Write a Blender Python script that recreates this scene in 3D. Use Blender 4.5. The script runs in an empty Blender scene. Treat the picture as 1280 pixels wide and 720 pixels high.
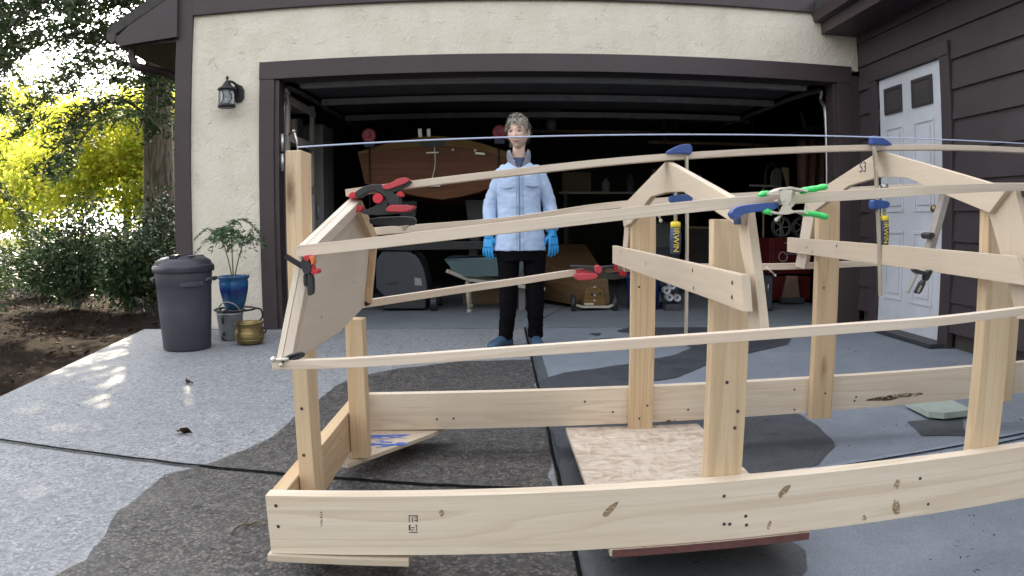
import bpy, bmesh, math, random
import numpy as np
from mathutils import Vector, Matrix, noise, Euler
random.seed(7); rng = np.random.default_rng(11)
S = bpy.context.scene
COL = S.collection
R_ = math.radians

# ------------------------------------------------------------------ camera (wide action-camera lens)
CX, CY, CZ = -0.5231690696634029, -5.6652230146397, 0.8599033042823822
YAW, PIT, ROL, FPX, DA = -0.01428363329608955, 0.09180606825598629, 0.007524689536644509, 861.1576842557338, 0.07090227759312033
def _rot():
    cy, sy = math.cos(YAW), math.sin(YAW); cp, sp = math.cos(PIT), math.sin(PIT); cr, sr = math.cos(ROL), math.sin(ROL)
    Rz = np.array([[cy, -sy, 0], [sy, cy, 0], [0, 0, 1]]); Rx = np.array([[1, 0, 0], [0, cp, sp], [0, -sp, cp]])
    Ry = np.array([[cr, 0, sr], [0, 1, 0], [-sr, 0, cr]])
    return Rz @ Rx @ Ry
CR = _rot(); CC = np.array([CX, CY, CZ])
cd = bpy.data.cameras.new('camera'); cam = bpy.data.objects.new('camera', cd); COL.objects.link(cam)
m = Matrix.Identity(4)
for i in range(3):
    m[i][0] = CR[i][0]; m[i][1] = CR[i][2]; m[i][2] = -CR[i][1]
m[0][3], m[1][3], m[2][3] = CX, CY, CZ
cam.matrix_world = m
cd.type = 'PANO'; cd.sensor_width = 36; cd.sensor_fit = 'HORIZONTAL'; cd.clip_start = .02; cd.clip_end = 3000
cc = cd
cc.panorama_type = 'FISHEYE_LENS_POLYNOMIAL'; cc.fisheye_fov = R_(180)
cc.fisheye_polynomial_k0 = 0; cc.fisheye_polynomial_k1 = -4.127679e-02; cc.fisheye_polynomial_k2 = -5.370975e-06
cc.fisheye_polynomial_k3 = 5.860829e-06; cc.fisheye_polynomial_k4 = -6.196800e-08
S.camera = cam
# measured point of the photograph (pixel) -> point of the place on a known plane
def ray(u, v):
    x = u - 640; z = 360 - v; r = max(math.hypot(x, z), 1e-9); th = r / FPX
    for _ in range(20): th = r / FPX - DA * th ** 3
    return CR @ np.array([math.sin(th) * x / r, math.cos(th), math.sin(th) * z / r])
def _at(u, v, k, val):
    d = ray(u, v); return Vector(CC + d * (val - CC[k]) / d[k])
def atx(u, v, x): return _at(u, v, 0, x)
def aty(u, v, y): return _at(u, v, 1, y)
def atz(u, v, z): return _at(u, v, 2, z)

# ------------------------------------------------------------------ tags and building
ORIGIN = {}
def tag(o, label=None, cat=None, group=None, kind=None):
    if label: o['label'] = label
    if cat: o['category'] = cat
    if group: o['group'] = group
    if kind: o['kind'] = kind
    return o
def thing(name, label, cat, loc, group=None):
    o = bpy.data.objects.new(name, None); COL.objects.link(o); o.location = loc
    o.empty_display_size = .1
    ORIGIN[o.name] = Vector(loc)
    return tag(o, label, cat, group)
def link(name, me, mats, parent=None, origin=None):
    """mesh in world coordinates -> object under parent (or with its origin at its base)"""
    o = bpy.data.objects.new(name, me); COL.objects.link(o)
    for mt in (mats if isinstance(mats, (list, tuple)) else [mats]): me.materials.append(mt)
    if parent is not None:
        og = ORIGIN[parent.name]; ORIGIN[o.name] = og
        me.transform(Matrix.Translation(-og)); o.parent = parent
    else:
        if origin is None:
            co = np.empty(len(me.vertices) * 3); me.vertices.foreach_get('co', co); co = co.reshape(-1, 3)
            mn, mx = co.min(0), co.max(0); origin = Vector(((mn[0] + mx[0]) / 2, (mn[1] + mx[1]) / 2, mn[2]))
        origin = Vector(origin); me.transform(Matrix.Translation(-origin)); o.location = origin; ORIGIN[o.name] = origin
    return o

class MB:
    def __init__(s):
        s.bm = bmesh.new(); s.gc = s.bm.verts.layers.float_vector.new('gc'); s.mi = 0; s.sm = False
    def _v(s, co, g=None):
        v = s.bm.verts.new(co); v[s.gc] = g if g is not None else co; return v
    def _f(s, vs, smooth=None):
        try: f = s.bm.faces.new(vs)
        except ValueError: return None
        f.material_index = s.mi; f.smooth = s.sm if smooth is None else smooth; return f
    def hexa(s, c8, off=None, L=1, W=1, H=1):
        "8 corners: index = ix*4+iy*2+iz"
        off = off if off is not None else (random.uniform(0, 60), random.uniform(0, 60), random.uniform(0, 60))
        v = []
        for i, c in enumerate(c8):
            v.append(s._v(c, (off[0] + (i >> 2 & 1) * L, off[1] + (i >> 1 & 1) * W, off[2] + (i & 1) * H)))
        for q in ((0, 1, 3, 2), (4, 6, 7, 5), (0, 4, 5, 1), (2, 3, 7, 6), (0, 2, 6, 4), (1, 5, 7, 3)): s._f([v[k] for k in q], False)
    def box(s, x0, x1, y0, y1, z0, z1):
        d = (x1 - x0, y1 - y0, z1 - z0); ax = max(range(3), key=lambda k: d[k])
        off = Vector((random.uniform(0, 60), random.uniform(0, 60), random.uniform(0, 60)))
        v = []
        for i in range(8):
            c = (x1 if i & 4 else x0, y1 if i & 2 else y0, z1 if i & 1 else z0)
            l = [c[0] - x0, c[1] - y0, c[2] - z0]; l = [l[ax]] + [l[k] for k in range(3) if k != ax]
            v.append(s._v(c, off + Vector(l)))
        for q in ((0, 1, 3, 2), (4, 6, 7, 5), (0, 4, 5, 1), (2, 3, 7, 6), (0, 2, 6, 4), (1, 5, 7, 3)): s._f([v[k] for k in q], False)
    def beam(s, a, b, w, h, up=(0, 0, 1), segs=1):
        "bar a->b, w across, h along up"
        s.path([a, b], w, h, up)
    def path(s, pts, w, h, up=(0, 0, 1)):
        hs = h if isinstance(h, (list, tuple)) else [h] * len(pts)
        pts = [Vector(p) for p in pts]; up = Vector(up); off = Vector((random.uniform(0, 60), random.uniform(0, 60), random.uniform(0, 60)))
        rings = []; L = 0
        for i, p in enumerate(pts):
            if i: L += (p - pts[i - 1]).length
            d = (pts[min(i + 1, len(pts) - 1)] - pts[max(i - 1, 0)]).normalized()
            sd = d.cross(up).normalized(); u = sd.cross(d).normalized()
            rings.append([s._v(p + sd * w / 2 * a + u * hs[i] / 2 * b, off + Vector((L, w / 2 * a, hs[i] / 2 * b))) for a, b in ((-1, -1), (1, -1), (1, 1), (-1, 1))])
        for r0, r1 in zip(rings, rings[1:]):
            for k in range(4): s._f([r0[k], r0[(k + 1) % 4], r1[(k + 1) % 4], r1[k]], False)
        s._f(rings[0][::-1], False); s._f(rings[-1], False)
    def tube(s, pts, r, n=10, cap=True, sx=1., sy=1., up=None):
        pts = [Vector(p) for p in pts]; rr = r if isinstance(r, (list, tuple)) else [r] * len(pts)
        t0 = (pts[1] - pts[0]).normalized(); ref = Vector(up) if up is not None else (Vector((0, 0, 1)) if abs(t0.z) < .9 else Vector((0, 1, 0)))
        rings = []; L = 0; off = Vector((random.uniform(0, 60), random.uniform(0, 60), 0))
        x = t0.cross(ref).normalized()
        for i, p in enumerate(pts):
            if i: L += (p - pts[i - 1]).length
            d = (pts[min(i + 1, len(pts) - 1)] - pts[max(i - 1, 0)]).normalized()
            x = (x - d * x.dot(d)).normalized(); y = d.cross(x)
            rings.append([s._v(p + x * math.cos(k * math.tau / n) * rr[i] * sx + y * math.sin(k * math.tau / n) * rr[i] * sy, off + Vector((L, rr[i] * math.cos(k * math.tau / n), rr[i] * math.sin(k * math.tau / n)))) for k in range(n)])
        for r0, r1 in zip(rings, rings[1:]):
            for k in range(n): s._f([r0[k], r0[(k + 1) % n], r1[(k + 1) % n], r1[k]], True)
        if cap: s._f(rings[0][::-1], False); s._f(rings[-1], False)
    def cyl(s, a, b, r, n=16, r2=None): s.tube([a, b], [r, r if r2 is None else r2], n)
    def lathe(s, prof, c, n=32, axis='z', cap=True):
        c = Vector(c); rings = []
        for r, z in prof:
            ring = []
            for k in range(n):
                a = k * math.tau / n; p = (r * math.cos(a), r * math.sin(a), z)
                if axis == 'y': p = (p[0], z, p[1])
                if axis == 'x': p = (z, p[0], p[1])
                ring.append(s._v(c + Vector(p)))
            rings.append(ring)
        for r0, r1 in zip(rings, rings[1:]):
            for k in range(n): s._f([r0[k], r0[(k + 1) % n], r1[(k + 1) % n], r1[k]], True)
        if cap:
            if prof[0][0] > 1e-4: s._f(rings[0][::-1], False)
            if prof[-1][0] > 1e-4: s._f(rings[-1], False)
    def prism(s, pts, ext):
        "flat outline pushed along ext"
        ext = Vector(ext); off = Vector((random.uniform(0, 60),) * 3)
        p0 = [Vector(p) for p in pts]
        d = [max(q[k] for q in p0) - min(q[k] for q in p0) for k in range(3)]; ax = max(range(3), key=lambda k: d[k]); od = [k for k in range(3) if k != ax]
        g = lambda c: off + Vector((c[ax], c[od[0]], c[od[1]]))
        a = [s._v(p, g(p)) for p in p0]; b = [s._v(p + ext, g(p + ext)) for p in p0]
        s._f(a[::-1], False); s._f(b, False)
        for k in range(len(a)): s._f([a[k], a[(k + 1) % len(a)], b[(k + 1) % len(a)], b[k]], False)
    def ball(s, c, r, sx=1, sy=1, sz=1, n=12):
        c = Vector(c); rings = []
        for i in range(1, n):
            t = math.pi * i / n
            rings.append([s._v(c + Vector((r * sx * math.sin(t) * math.cos(k * math.tau / (2 * n)), r * sy * math.sin(t) * math.sin(k * math.tau / (2 * n)), r * sz * math.cos(t)))) for k in range(2 * n)])
        for r0, r1 in zip(rings, rings[1:]):
            for k in range(2 * n): s._f([r0[k], r1[k], r1[(k + 1) % (2 * n)], r0[(k + 1) % (2 * n)]], True)
        T = s._v(c + Vector((0, 0, r * sz))); B = s._v(c - Vector((0, 0, r * sz)))
        for k in range(2 * n): s._f([T, rings[0][k], rings[0][(k + 1) % (2 * n)]], True); s._f([B, rings[-1][(k + 1) % (2 * n)], rings[-1][k]], True)
    def torus(s, c, R, r, axis='z', n=28, k2=8):
        pts = []
        c = Vector(c)
        for i in range(n + 1):
            a = i * math.tau / n; p = (R * math.cos(a), R * math.sin(a), 0)
            if axis == 'y': p = (p[0], 0, p[1])
            if axis == 'x': p = (0, p[0], p[1])
            pts.append(c + Vector(p))
        s.tube(pts, r, k2, cap=False)
    def disc(s, c, nrm, r, n=8):
        c = Vector(c); nrm = Vector(nrm).normalized(); x = nrm.orthogonal().normalized(); y = nrm.cross(x)
        s._f([s._v(c + (x * math.cos(k * math.tau / n) + y * math.sin(k * math.tau / n)) * r) for k in range(n)], False)
    def build(s, name, mats, parent=None, bevel=0, origin=None, seg=2):
        bmesh.ops.recalc_face_normals(s.bm, faces=s.bm.faces)
        if bevel:
            es = [e for e in s.bm.edges if len(e.link_faces) == 2 and e.calc_face_angle(0) > R_(35)]
            bmesh.ops.bevel(s.bm, geom=es, offset=bevel, segments=seg, affect='EDGES', profile=.6, clamp_overlap=True)
        me = bpy.data.meshes.new(name); s.bm.to_mesh(me); s.bm.free()
        return link(name, me, mats, parent, origin)
def pxo(pts, y): return [aty(u, v, y) for u, v in pts]
def smooth_path(pts, n=8):
    "Catmull-Rom through points"
    P = [Vector(p) for p in pts]; P = [2 * P[0] - P[1]] + P + [2 * P[-1] - P[-2]]; out = []
    for i in range(1, len(P) - 2):
        for k in range(n):
            t = k / n; a, b, c, d = P[i - 1:i + 3]
            out.append(.5 * ((2 * b) + (c - a) * t + (2 * a - 5 * b + 4 * c - d) * t * t + (3 * b - a - 3 * c + d) * t ** 3))
    return out + [P[-2]]
def soft(pts, it=2):
    "rounded closed outline"
    P = [Vector(p) for p in pts]
    for _ in range(it):
        Q = []
        for i in range(len(P)):
            a, b = P[i], P[(i + 1) % len(P)]; Q += [a.lerp(b, .22), a.lerp(b, .78)]
        P = Q
    return P
def text_mesh(body, size, depth=.0006):
    cu = bpy.data.curves.new('t', 'FONT'); cu.body = body; cu.size = size; cu.extrude = depth; cu.align_x = 'CENTER'; cu.align_y = 'CENTER'
    o = bpy.data.objects.new('t', cu); COL.objects.link(o)
    dg = bpy.context.evaluated_depsgraph_get(); me = bpy.data.meshes.new_from_object(o.evaluated_get(dg))
    bpy.data.objects.remove(o); return me
def put_text(name, body, size, pos, right, up, mat, parent, depth=.0006):
    me = text_mesh(body, size, depth); r = Vector(right).normalized(); u = Vector(up).normalized(); n = r.cross(u)
    M = Matrix(((r.x, u.x, n.x, pos[0]), (r.y, u.y, n.y, pos[1]), (r.z, u.z, n.z, pos[2]), (0, 0, 0, 1)))
    me.transform(M); me.materials.clear(); return link(name, me, mat, parent)

# ------------------------------------------------------------------ materials
class NT:
    def __init__(s, name):
        s.m = bpy.data.materials.new(name); s.m.use_nodes = True; s.t = s.m.node_tree; s.b = s.t.nodes['Principled BSDF']; s.out = s.t.nodes['Material Output']
    def n(s, typ, **kw):
        nd = s.t.nodes.new(typ)
        for k, v in kw.items():
            if k.startswith('i_'):
                key = k[2:].replace('_', ' ')
                key = int(key) if key.isdigit() else key
                if hasattr(v, 'is_linked'): s.t.links.new(v, nd.inputs[key])
                else: nd.inputs[key].default_value = v
            else: setattr(nd, k, v)
        return nd
    def l(s, a, b): s.t.links.new(a, b)
    def coord(s, kind='Object', scale=(1, 1, 1)):
        if kind == 'gc': o = s.n('ShaderNodeAttribute', attribute_name='gc').outputs['Vector']
        else: o = s.n('ShaderNodeTexCoord').outputs[kind]
        mp = s.n('ShaderNodeMapping'); mp.inputs['Scale'].default_value = scale; s.l(o, mp.inputs[0]); return mp.outputs[0]
    def noise(s, v, scale, detail=4, rough=.55, dist=0): return s.n('ShaderNodeTexNoise', i_Vector=v, i_Scale=scale, i_Detail=detail, i_Roughness=rough, i_Distortion=dist).outputs[0]
    def ramp(s, f, stops, interp='LINEAR'):
        r = s.n('ShaderNodeValToRGB'); s.l(f, r.inputs[0]); e = r.color_ramp.elements; r.color_ramp.interpolation = interp
        while len(e) < len(stops): e.new(.5)
        for k, (p, c) in enumerate(stops): e[k].position = p; e[k].color = (c[0], c[1], c[2], 1) if isinstance(c, (tuple, list)) else (c, c, c, 1)
        return r.outputs[0]
    def mix(s, f, a, b, typ='MIX'):
        x = s.n('ShaderNodeMix', data_type='RGBA', blend_type=typ)
        for sock, v in ((x.inputs[0], f), (x.inputs[6], a), (x.inputs[7], b)):
            if hasattr(v, 'is_linked'): s.l(v, sock)
            else: sock.default_value = v if not isinstance(v, (tuple, list)) else (v[0], v[1], v[2], 1)
        return x.outputs[2]
    def math(s, op, a, b=0.): 
        x = s.n('ShaderNodeMath', operation=op)
        for sock, v in ((x.inputs[0], a), (x.inputs[1], b)):
            if hasattr(v, 'is_linked'): s.l(v, sock)
            else: sock.default_value = v
        return x.outputs[0]
    def fin(s, col=None, rough=None, bump=None, bs=.3, bd=.01, **kw):
        if col is not None:
            if hasattr(col, 'is_linked'): s.l(col, s.b.inputs['Base Color'])
            else: s.b.inputs['Base Color'].default_value = (*col, 1)
        if rough is not None:
            if hasattr(rough, 'is_linked'): s.l(rough, s.b.inputs['Roughness'])
            else: s.b.inputs['Roughness'].default_value = rough
        if bump is not None:
            bn = s.n('ShaderNodeBump', i_Height=bump, i_Strength=bs, i_Distance=bd); s.l(bn.outputs[0], s.b.inputs['Normal'])
        for k, v in kw.items(): s.b.inputs[k.replace('_', ' ')].default_value = v
        return s.m
def simple(name, col, rough=.5, var=.15, scale=8, metal=0, bump=0, **kw):
    t = NT(name); v = t.coord('Object'); f = t.noise(v, scale, 5, .6); f2 = t.noise(v, scale * 9, 3, .6)
    c0 = tuple(max(0, x * (1 - var)) for x in col); c1 = tuple(x * (1 + var) for x in col)
    c = t.ramp(t.math('ADD', t.math('MULTIPLY', f, .7), t.math('MULTIPLY', f2, .3)), [(.3, c0), (.7, c1)])
    rr = t.ramp(f2, [(.3, max(0, rough - .08)), (.7, min(1, rough + .08))])
    return t.fin(c, rr, f2 if bump else None, bump or .1, .004, Metallic=metal, **kw)
def wood(name, light, mid, dark, knots=True, rough=.62, ringscale=38, knotcol=(.12, .05, .02), ply=False):
    t = NT(name)
    g = t.coord('gc', (1.1, 1, 1)); big = t.noise(g, 1.2, 2, .5)
    wv = t.coord('gc', (1.6, 34, 34)); st = t.noise(wv, 1, 5, .62, .35)
    fine = t.noise(t.coord('gc', (9, 260, 260)), 1, 3, .6)
    gr = t.noise(t.coord('gc', (.55, ringscale * .28, ringscale * .28)), 1, 2, .45, .8)
    w = t.math('FRACT', t.math('MULTIPLY', gr, 7.0))
    ring = t.ramp(w, [(0, 0.0), (.62, .25), (.9, 1.0), (1, 0.0)])
    c = t.mix(t.ramp(st, [(.32, 0.), (.68, 1.)]), light, mid)
    c = t.mix(t.math('MULTIPLY', ring, .18 if ply else .5), c, dark)
    c = t.mix(t.math('MULTIPLY', t.ramp(fine, [(.45, 0.), (.75, 1.)]), .28), c, dark)
    c = t.mix(t.ramp(big, [(.35, 0.), (.75, .35)]), c, mid)
    if not ply:
        sk = t.noise(t.coord('gc', (.9, 17, 17)), 1, 4, .6, .5)
        c = t.mix(t.ramp(sk, [(.54, 0.), (.68, .32)]), c, (mid[0] * .93, mid[1] * .78, mid[2] * .72))
        c = t.mix(t.ramp(t.noise(t.coord('gc', (2.2, 30, 30)), 1, 4, .65, .8), [(.64, 0.), (.76, .3)]), c, dark)
    if knots:
        vo = t.n('ShaderNodeTexVoronoi', i_Vector=t.coord('gc', (3.1, 11, 11)), i_Scale=1.0)
        sel = t.math('GREATER_THAN', t.n('ShaderNodeSeparateColor', i_0=vo.outputs['Color']).outputs[0], .84)
        d = t.math('ADD', vo.outputs['Distance'], t.math('MULTIPLY', t.math('SUBTRACT', t.noise(t.coord('gc', (30, 90, 90)), 1, 3), .5), .16))
        k = t.math('MULTIPLY', t.ramp(d, [(.05, 1.), (.12, .55), (.2, .12), (.34, 0.)]), sel)
        c = t.mix(t.math('MULTIPLY', k, .85), c, knotcol)
    return t.fin(c, t.ramp(st, [(.3, rough - .08), (.7, rough + .1)]), t.math('ADD', t.math('MULTIPLY', st, .5), fine), .16, .002)
M = {}
M['pine'] = wood('pine_lumber', (.75, .655, .535), (.68, .575, .45), (.52, .39, .26))
M['pine2'] = wood('amber_pine', (.66, .50, .325), (.57, .41, .245), (.39, .25, .125))
M['pine3'] = wood('post_pine', (.68, .535, .36), (.58, .435, .275), (.40, .26, .135))
M['batten'] = wood('batten_wood', (.68, .59, .49), (.61, .51, .41), (.46, .36, .26), knots=False)
M['ply'] = wood('plywood_face', (.56, .465, .36), (.51, .42, .32), (.42, .33, .235), knots=False, ply=True)
M['tply'] = wood('transom_plywood', (.70, .61, .50), (.67, .58, .475), (.60, .51, .41), knots=False, ply=True)
M['cleat'] = wood('cleat_wood', (.66, .58, .49), (.60, .51, .42), (.47, .38, .29), knots=False)
M['varn'] = wood('varnished_plank', (.15, .05, .017), (.105, .034, .012), (.055, .018, .007), knots=False, rough=.4); M['varn'].node_tree.nodes['Principled BSDF'].inputs['Specular IOR Level'].default_value = .22
M['varn2'] = wood('varnished_trim', (.19, .115, .042), (.15, .09, .034), (.085, .05, .02), knots=False, rough=.55); M['varn2'].node_tree.nodes['Principled BSDF'].inputs['Specular IOR Level'].default_value = .15
M['shelfwood'] = wood('shelf_wood', (.48, .44, .38), (.42, .38, .33), (.3, .27, .22))
def osb():
    t = NT('strand_board'); v = t.coord('Object'); w = t.n('ShaderNodeTexNoise', i_Vector=v, i_Scale=6.0, i_Detail=2.0)
    vv = t.n('ShaderNodeMixRGB' if False else 'ShaderNodeVectorMath', operation='MULTIPLY_ADD'); t.l(w.outputs[1], vv.inputs[0]); vv.inputs[1].default_value = (.08, .08, .08); t.l(v, vv.inputs[2])
    cols = []
    for sc, rot in (((16, 52, 40), .5), ((50, 15, 40), .2), ((22, 40, 40), -.7)):
        mp = t.n('ShaderNodeMapping'); mp.inputs['Scale'].default_value = sc; mp.inputs['Rotation'].default_value = (0, 0, rot); t.l(vv.outputs[0], mp.inputs[0])
        vo = t.n('ShaderNodeTexVoronoi', i_Vector=mp.outputs[0], i_Scale=1.0); cols.append((vo.outputs['Color'], vo.outputs['Distance']))
    f = t.math('ADD', t.n('ShaderNodeSeparateColor', i_0=cols[0][0]).outputs[0], t.math('ADD', t.n('ShaderNodeSeparateColor', i_0=cols[1][0]).outputs[1], t.n('ShaderNodeSeparateColor', i_0=cols[2][0]).outputs[2]))
    c = t.ramp(t.math('DIVIDE', f, 3.0), [(.2, (.40, .315, .235)), (.38, (.50, .41, .32)), (.55, (.56, .47, .38)), (.75, (.61, .525, .435)), (.9, (.67, .59, .50))])
    c = t.mix(t.ramp(t.noise(v, 5, 3), [(.55, 0.), (.75, .4)]), c, (.6, .5, .42))
    return t.fin(c, .75, t.math('ADD', cols[0][1], cols[1][1]), .35, .003)
M['osb'] = osb()
def aggregate(name, base, warm, dark, contrast=1., rough=.85, rr=None, scale=150, stain=.25):
    t = NT(name); v = t.coord('Object')
    vo = t.n('ShaderNodeTexVoronoi', i_Vector=v, i_Scale=float(scale)); vo2 = t.n('ShaderNodeTexVoronoi', i_Vector=v, i_Scale=float(scale) * .45)
    s1 = t.n('ShaderNodeSeparateColor', i_0=vo.outputs['Color']); s2 = t.n('ShaderNodeSeparateColor', i_0=vo2.outputs['Color'])
    up = lambda k: tuple(min(1, x * k) for x in base)
    c = t.ramp(s1.outputs[0], [(.0, dark), (.25, up(.62)), (.5, base), (.72, warm), (.9, up(1.35)), (1., up(1 + .95 * contrast))])
    c2 = t.ramp(s2.outputs[1], [(.0, dark), (.4, up(.8)), (.7, up(1.1)), (.9, warm), (1., up(1 + .7 * contrast))])
    c = t.mix(t.ramp(t.noise(v, scale * .12, 2), [(.45, 0.), (.55, .85)]), c, c2)
    c = t.mix(t.math('MULTIPLY', t.ramp(vo.outputs['Distance'], [(.38, 0.), (.62, 1.)]), .55 * contrast), c, dark)
    if contrast < 1: c = t.mix(1 - contrast, c, base)
    b = t.noise(v, .9, 6, .62); b2 = t.noise(v, 5, 5, .6)
    c = t.mix(t.ramp(b, [(.35, stain), (.6, 0.)]), c, tuple(x * .55 for x in base))
    c = t.mix(t.ramp(b2, [(.42, stain * .8), (.62, 0.)]), c, tuple(x * .68 for x in base))
    hh = t.math('ADD', t.math('MULTIPLY', vo.outputs['Distance'], -1.), t.math('MULTIPLY', b2, .5))
    r = t.ramp(b2, [(.3, rr[0]), (.7, rr[1])]) if rr else rough
    return t.fin(c, r, hh, .5, .004)
def damp(name):
    mt = M[name]; nt_ = mt.node_tree; at = nt_.nodes.new('ShaderNodeAttribute'); at.attribute_name = 'rim'; tc = nt_.nodes.new('ShaderNodeTexCoord')
    n1 = nt_.nodes.new('ShaderNodeTexNoise'); n1.inputs['Scale'].default_value = 9; n1.inputs['Detail'].default_value = 6; n1.inputs['Roughness'].default_value = .65; n2 = nt_.nodes.new('ShaderNodeTexNoise'); n2.inputs['Scale'].default_value = 85; n2.inputs['Detail'].default_value = 2
    for n_ in (n1, n2): nt_.links.new(tc.outputs['Object'], n_.inputs['Vector'])
    def mth(op, a, b):
        m_ = nt_.nodes.new('ShaderNodeMath'); m_.operation = op
        for k, q in enumerate((a, b)):
            if hasattr(q, 'is_linked'): nt_.links.new(q, m_.inputs[k])
            else: m_.inputs[k].default_value = q
        return m_.outputs[0]
    f = mth('ADD', at.outputs['Fac'], mth('ADD', mth('MULTIPLY', mth('SUBTRACT', n1.outputs[0], .5), 3.0), mth('MULTIPLY', mth('SUBTRACT', n2.outputs[0], .5), 1.6)))
    rp = nt_.nodes.new('ShaderNodeMapRange'); rp.interpolation_type = 'SMOOTHSTEP'; rp.inputs[1].default_value = .30; rp.inputs[2].default_value = .62; nt_.links.new(f, rp.inputs[0]); nt_.links.new(rp.outputs[0], nt_.nodes['Principled BSDF'].inputs['Alpha'])
M['agg'] = aggregate('exposed_aggregate', (.285, .297, .318), (.35, .34, .325), (.085, .09, .10), contrast=.75, scale=100, stain=.3)
M['aggwet'] = aggregate('wet_aggregate', (.098, .092, .090), (.155, .125, .10), (.016, .015, .016), contrast=1.3, rr=(.5, .8), stain=.25, scale=95)
M['conc'] = aggregate('smooth_concrete', (.225, .255, .30), (.245, .265, .295), (.13, .15, .18), contrast=.4, scale=230, stain=.45)
M['concwetshade'] = aggregate('wet_shade_concrete', (.072, .08, .092), (.10, .10, .10), (.03, .034, .04), contrast=.5, scale=240, rr=(.32, .62), stain=.45)
damp('aggwet'); damp('concwetshade')
M['gfloor'] = aggregate('garage_floor_concrete', (.20, .225, .25), (.22, .235, .25), (.12, .13, .145), contrast=.2, scale=240, stain=.5)
M['joint'] = simple('joint_filler', (.008, .009, .010), .95, .3, 30); M['joint'].node_tree.nodes['Principled BSDF'].inputs['Specular IOR Level'].default_value = .05
M['jointedge'] = simple('tooled_joint_edge', (.085, .095, .105), .5, .35, 14); M['jointlip'] = simple('tooled_joint_lip', (.19, .225, .28), .5, .3, 14)
def stucco():
    t = NT('trowelled_stucco'); v = t.coord('Object'); n1 = t.noise(v, 3.2, 6, .6, .6); n2 = t.noise(v, 14, 5, .62, 1.2); n3 = t.noise(v, 90, 3, .6)
    w = t.n('ShaderNodeTexVoronoi', i_Vector=v, i_Scale=8.5, feature='DISTANCE_TO_EDGE', i_Randomness=1.0)
    mp = t.n('ShaderNodeVectorMath', operation='MULTIPLY_ADD'); nz = t.n('ShaderNodeTexNoise', i_Vector=v, i_Scale=7., i_Detail=3.); t.l(nz.outputs[1], mp.inputs[0]); mp.inputs[1].default_value = (.35, .35, .35); t.l(v, mp.inputs[2]); t.l(mp.outputs[0], w.inputs['Vector'])
    ridge = t.ramp(w.outputs['Distance'], [(0., 1.), (.035, .25), (.09, 0.)]); msk = t.ramp(t.noise(v, 5.5, 3, .5), [(.56, 0.), (.63, 1.)])
    rd = t.math('MULTIPLY', ridge, msk)
    c = t.mix(t.ramp(n1, [(.35, 0.), (.7, 1.)]), (.66, .60, .50), (.735, .675, .58))
    c = t.mix(t.math('MULTIPLY', rd, .32), c, (.46, .39, .29))
    c = t.mix(t.ramp(n2, [(.58, 0.), (.74, .22)]), c, (.43, .38, .29))
    h = t.math('ADD', t.math('MULTIPLY', n2, 1.0), t.math('ADD', t.math('MULTIPLY', rd, .6), t.math('MULTIPLY', n3, .34)))
    c = t.mix(t.ramp(t.noise(t.coord('Object', (2.2, 2.2, .5)), 2.2, 4, .6), [(.52, 0.), (.72, .22)]), c, (.50, .44, .34))
    return t.fin(c, .9, h, .5, .018)
M['stucco'] = stucco()
def paintwood(name, col, rough=.5):
    t = NT(name); v = t.coord('Object'); n1 = t.noise(v, 2.5, 5, .6); gr = t.noise(t.coord('Object', (14, 14, 2)), 3, 5, .65, .4); n3 = t.noise(v, 60, 3)
    c = t.mix(t.ramp(n1, [(.3, 0.), (.7, 1.)]), tuple(x * .86 for x in col), tuple(x * 1.1 for x in col))
    c = t.mix(t.ramp(gr, [(.6, 0.), (.8, .25)]), c, tuple(x * .6 for x in col))
    return t.fin(c, t.ramp(n3, [(.3, rough - .08), (.7, rough + .12)]), t.math('ADD', gr, t.math('MULTIPLY', n3, .3)), .22, .004)
M['trim'] = paintwood('brown_trim_paint', (.049, .034, .037))
M['trimdk'] = paintwood('brown_siding_paint', (.043, .033, .036))
M['shing'] = simple('roof_shingle', (.055, .05, .05), .9, .4, 20, bump=.4)
M['white'] = paintwood('white_door_paint', (.50, .51, .55), .4)
M['glassdk'] = simple('dark_glass', (.06, .055, .055), .12, .1, 4)
M['blackmetal'] = simple('black_metal', (.02, .02, .023), .42, .2, 10, metal=.3)
M['blackplastic'] = simple('black_plastic', (.025, .026, .03), .48, .2, 12)
M['redplastic'] = simple('red_plastic', (.55, .028, .045), .42, .15, 12)
M['redgrip'] = simple('red_rubber_grip', (.50, .055, .075), .55, .15, 16)
M['orange'] = simple('orange_plastic', (.75, .20, .05), .42, .12, 12)
M['blue'] = simple('blue_painted_iron', (.03, .075, .26), .4, .2, 12)
M['navy'] = simple('navy_plastic', (.03, .045, .10), .5, .15, 12)
M['yellow'] = simple('yellow_plastic', (.78, .60, .05), .45, .1, 12)
M['green'] = simple('green_vinyl', (.05, .62, .13), .38, .12, 12)
M['steel'] = simple('dull_steel', (.50, .50, .49), .38, .15, 30, metal=.85)
M['nickel'] = simple('plated_spring_steel', (.62, .58, .50), .42, .12, 20, metal=.6)
M['rod'] = simple('bar_steel', (.50, .45, .37), .45, .2, 30, metal=.5)
M['screw'] = simple('screw_head', (.07, .06, .05), .5, .2, 30, metal=.3)
M['ink'] = simple('ink_stamp', (.05, .05, .07), .8, .1)
M['cord'] = simple('blue_cord', (.05, .11, .33), .7, .2, 30)
M['cordw'] = simple('chalky_cord', (.46, .53, .72), .7, .1, 60)
M['bin'] = simple('grey_bin_plastic', (.05, .05, .066), .55, .14, 5, bump=.1)
M['lid'] = simple('black_lid_plastic', (.03, .032, .042), .38, .2, 6)
M['brass'] = simple('aged_brass', (.27, .20, .09), .38, .3, 9, metal=.8)
M['zinc'] = simple('galvanised_zinc', (.26, .27, .29), .5, .25, 14, metal=.5)
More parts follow.
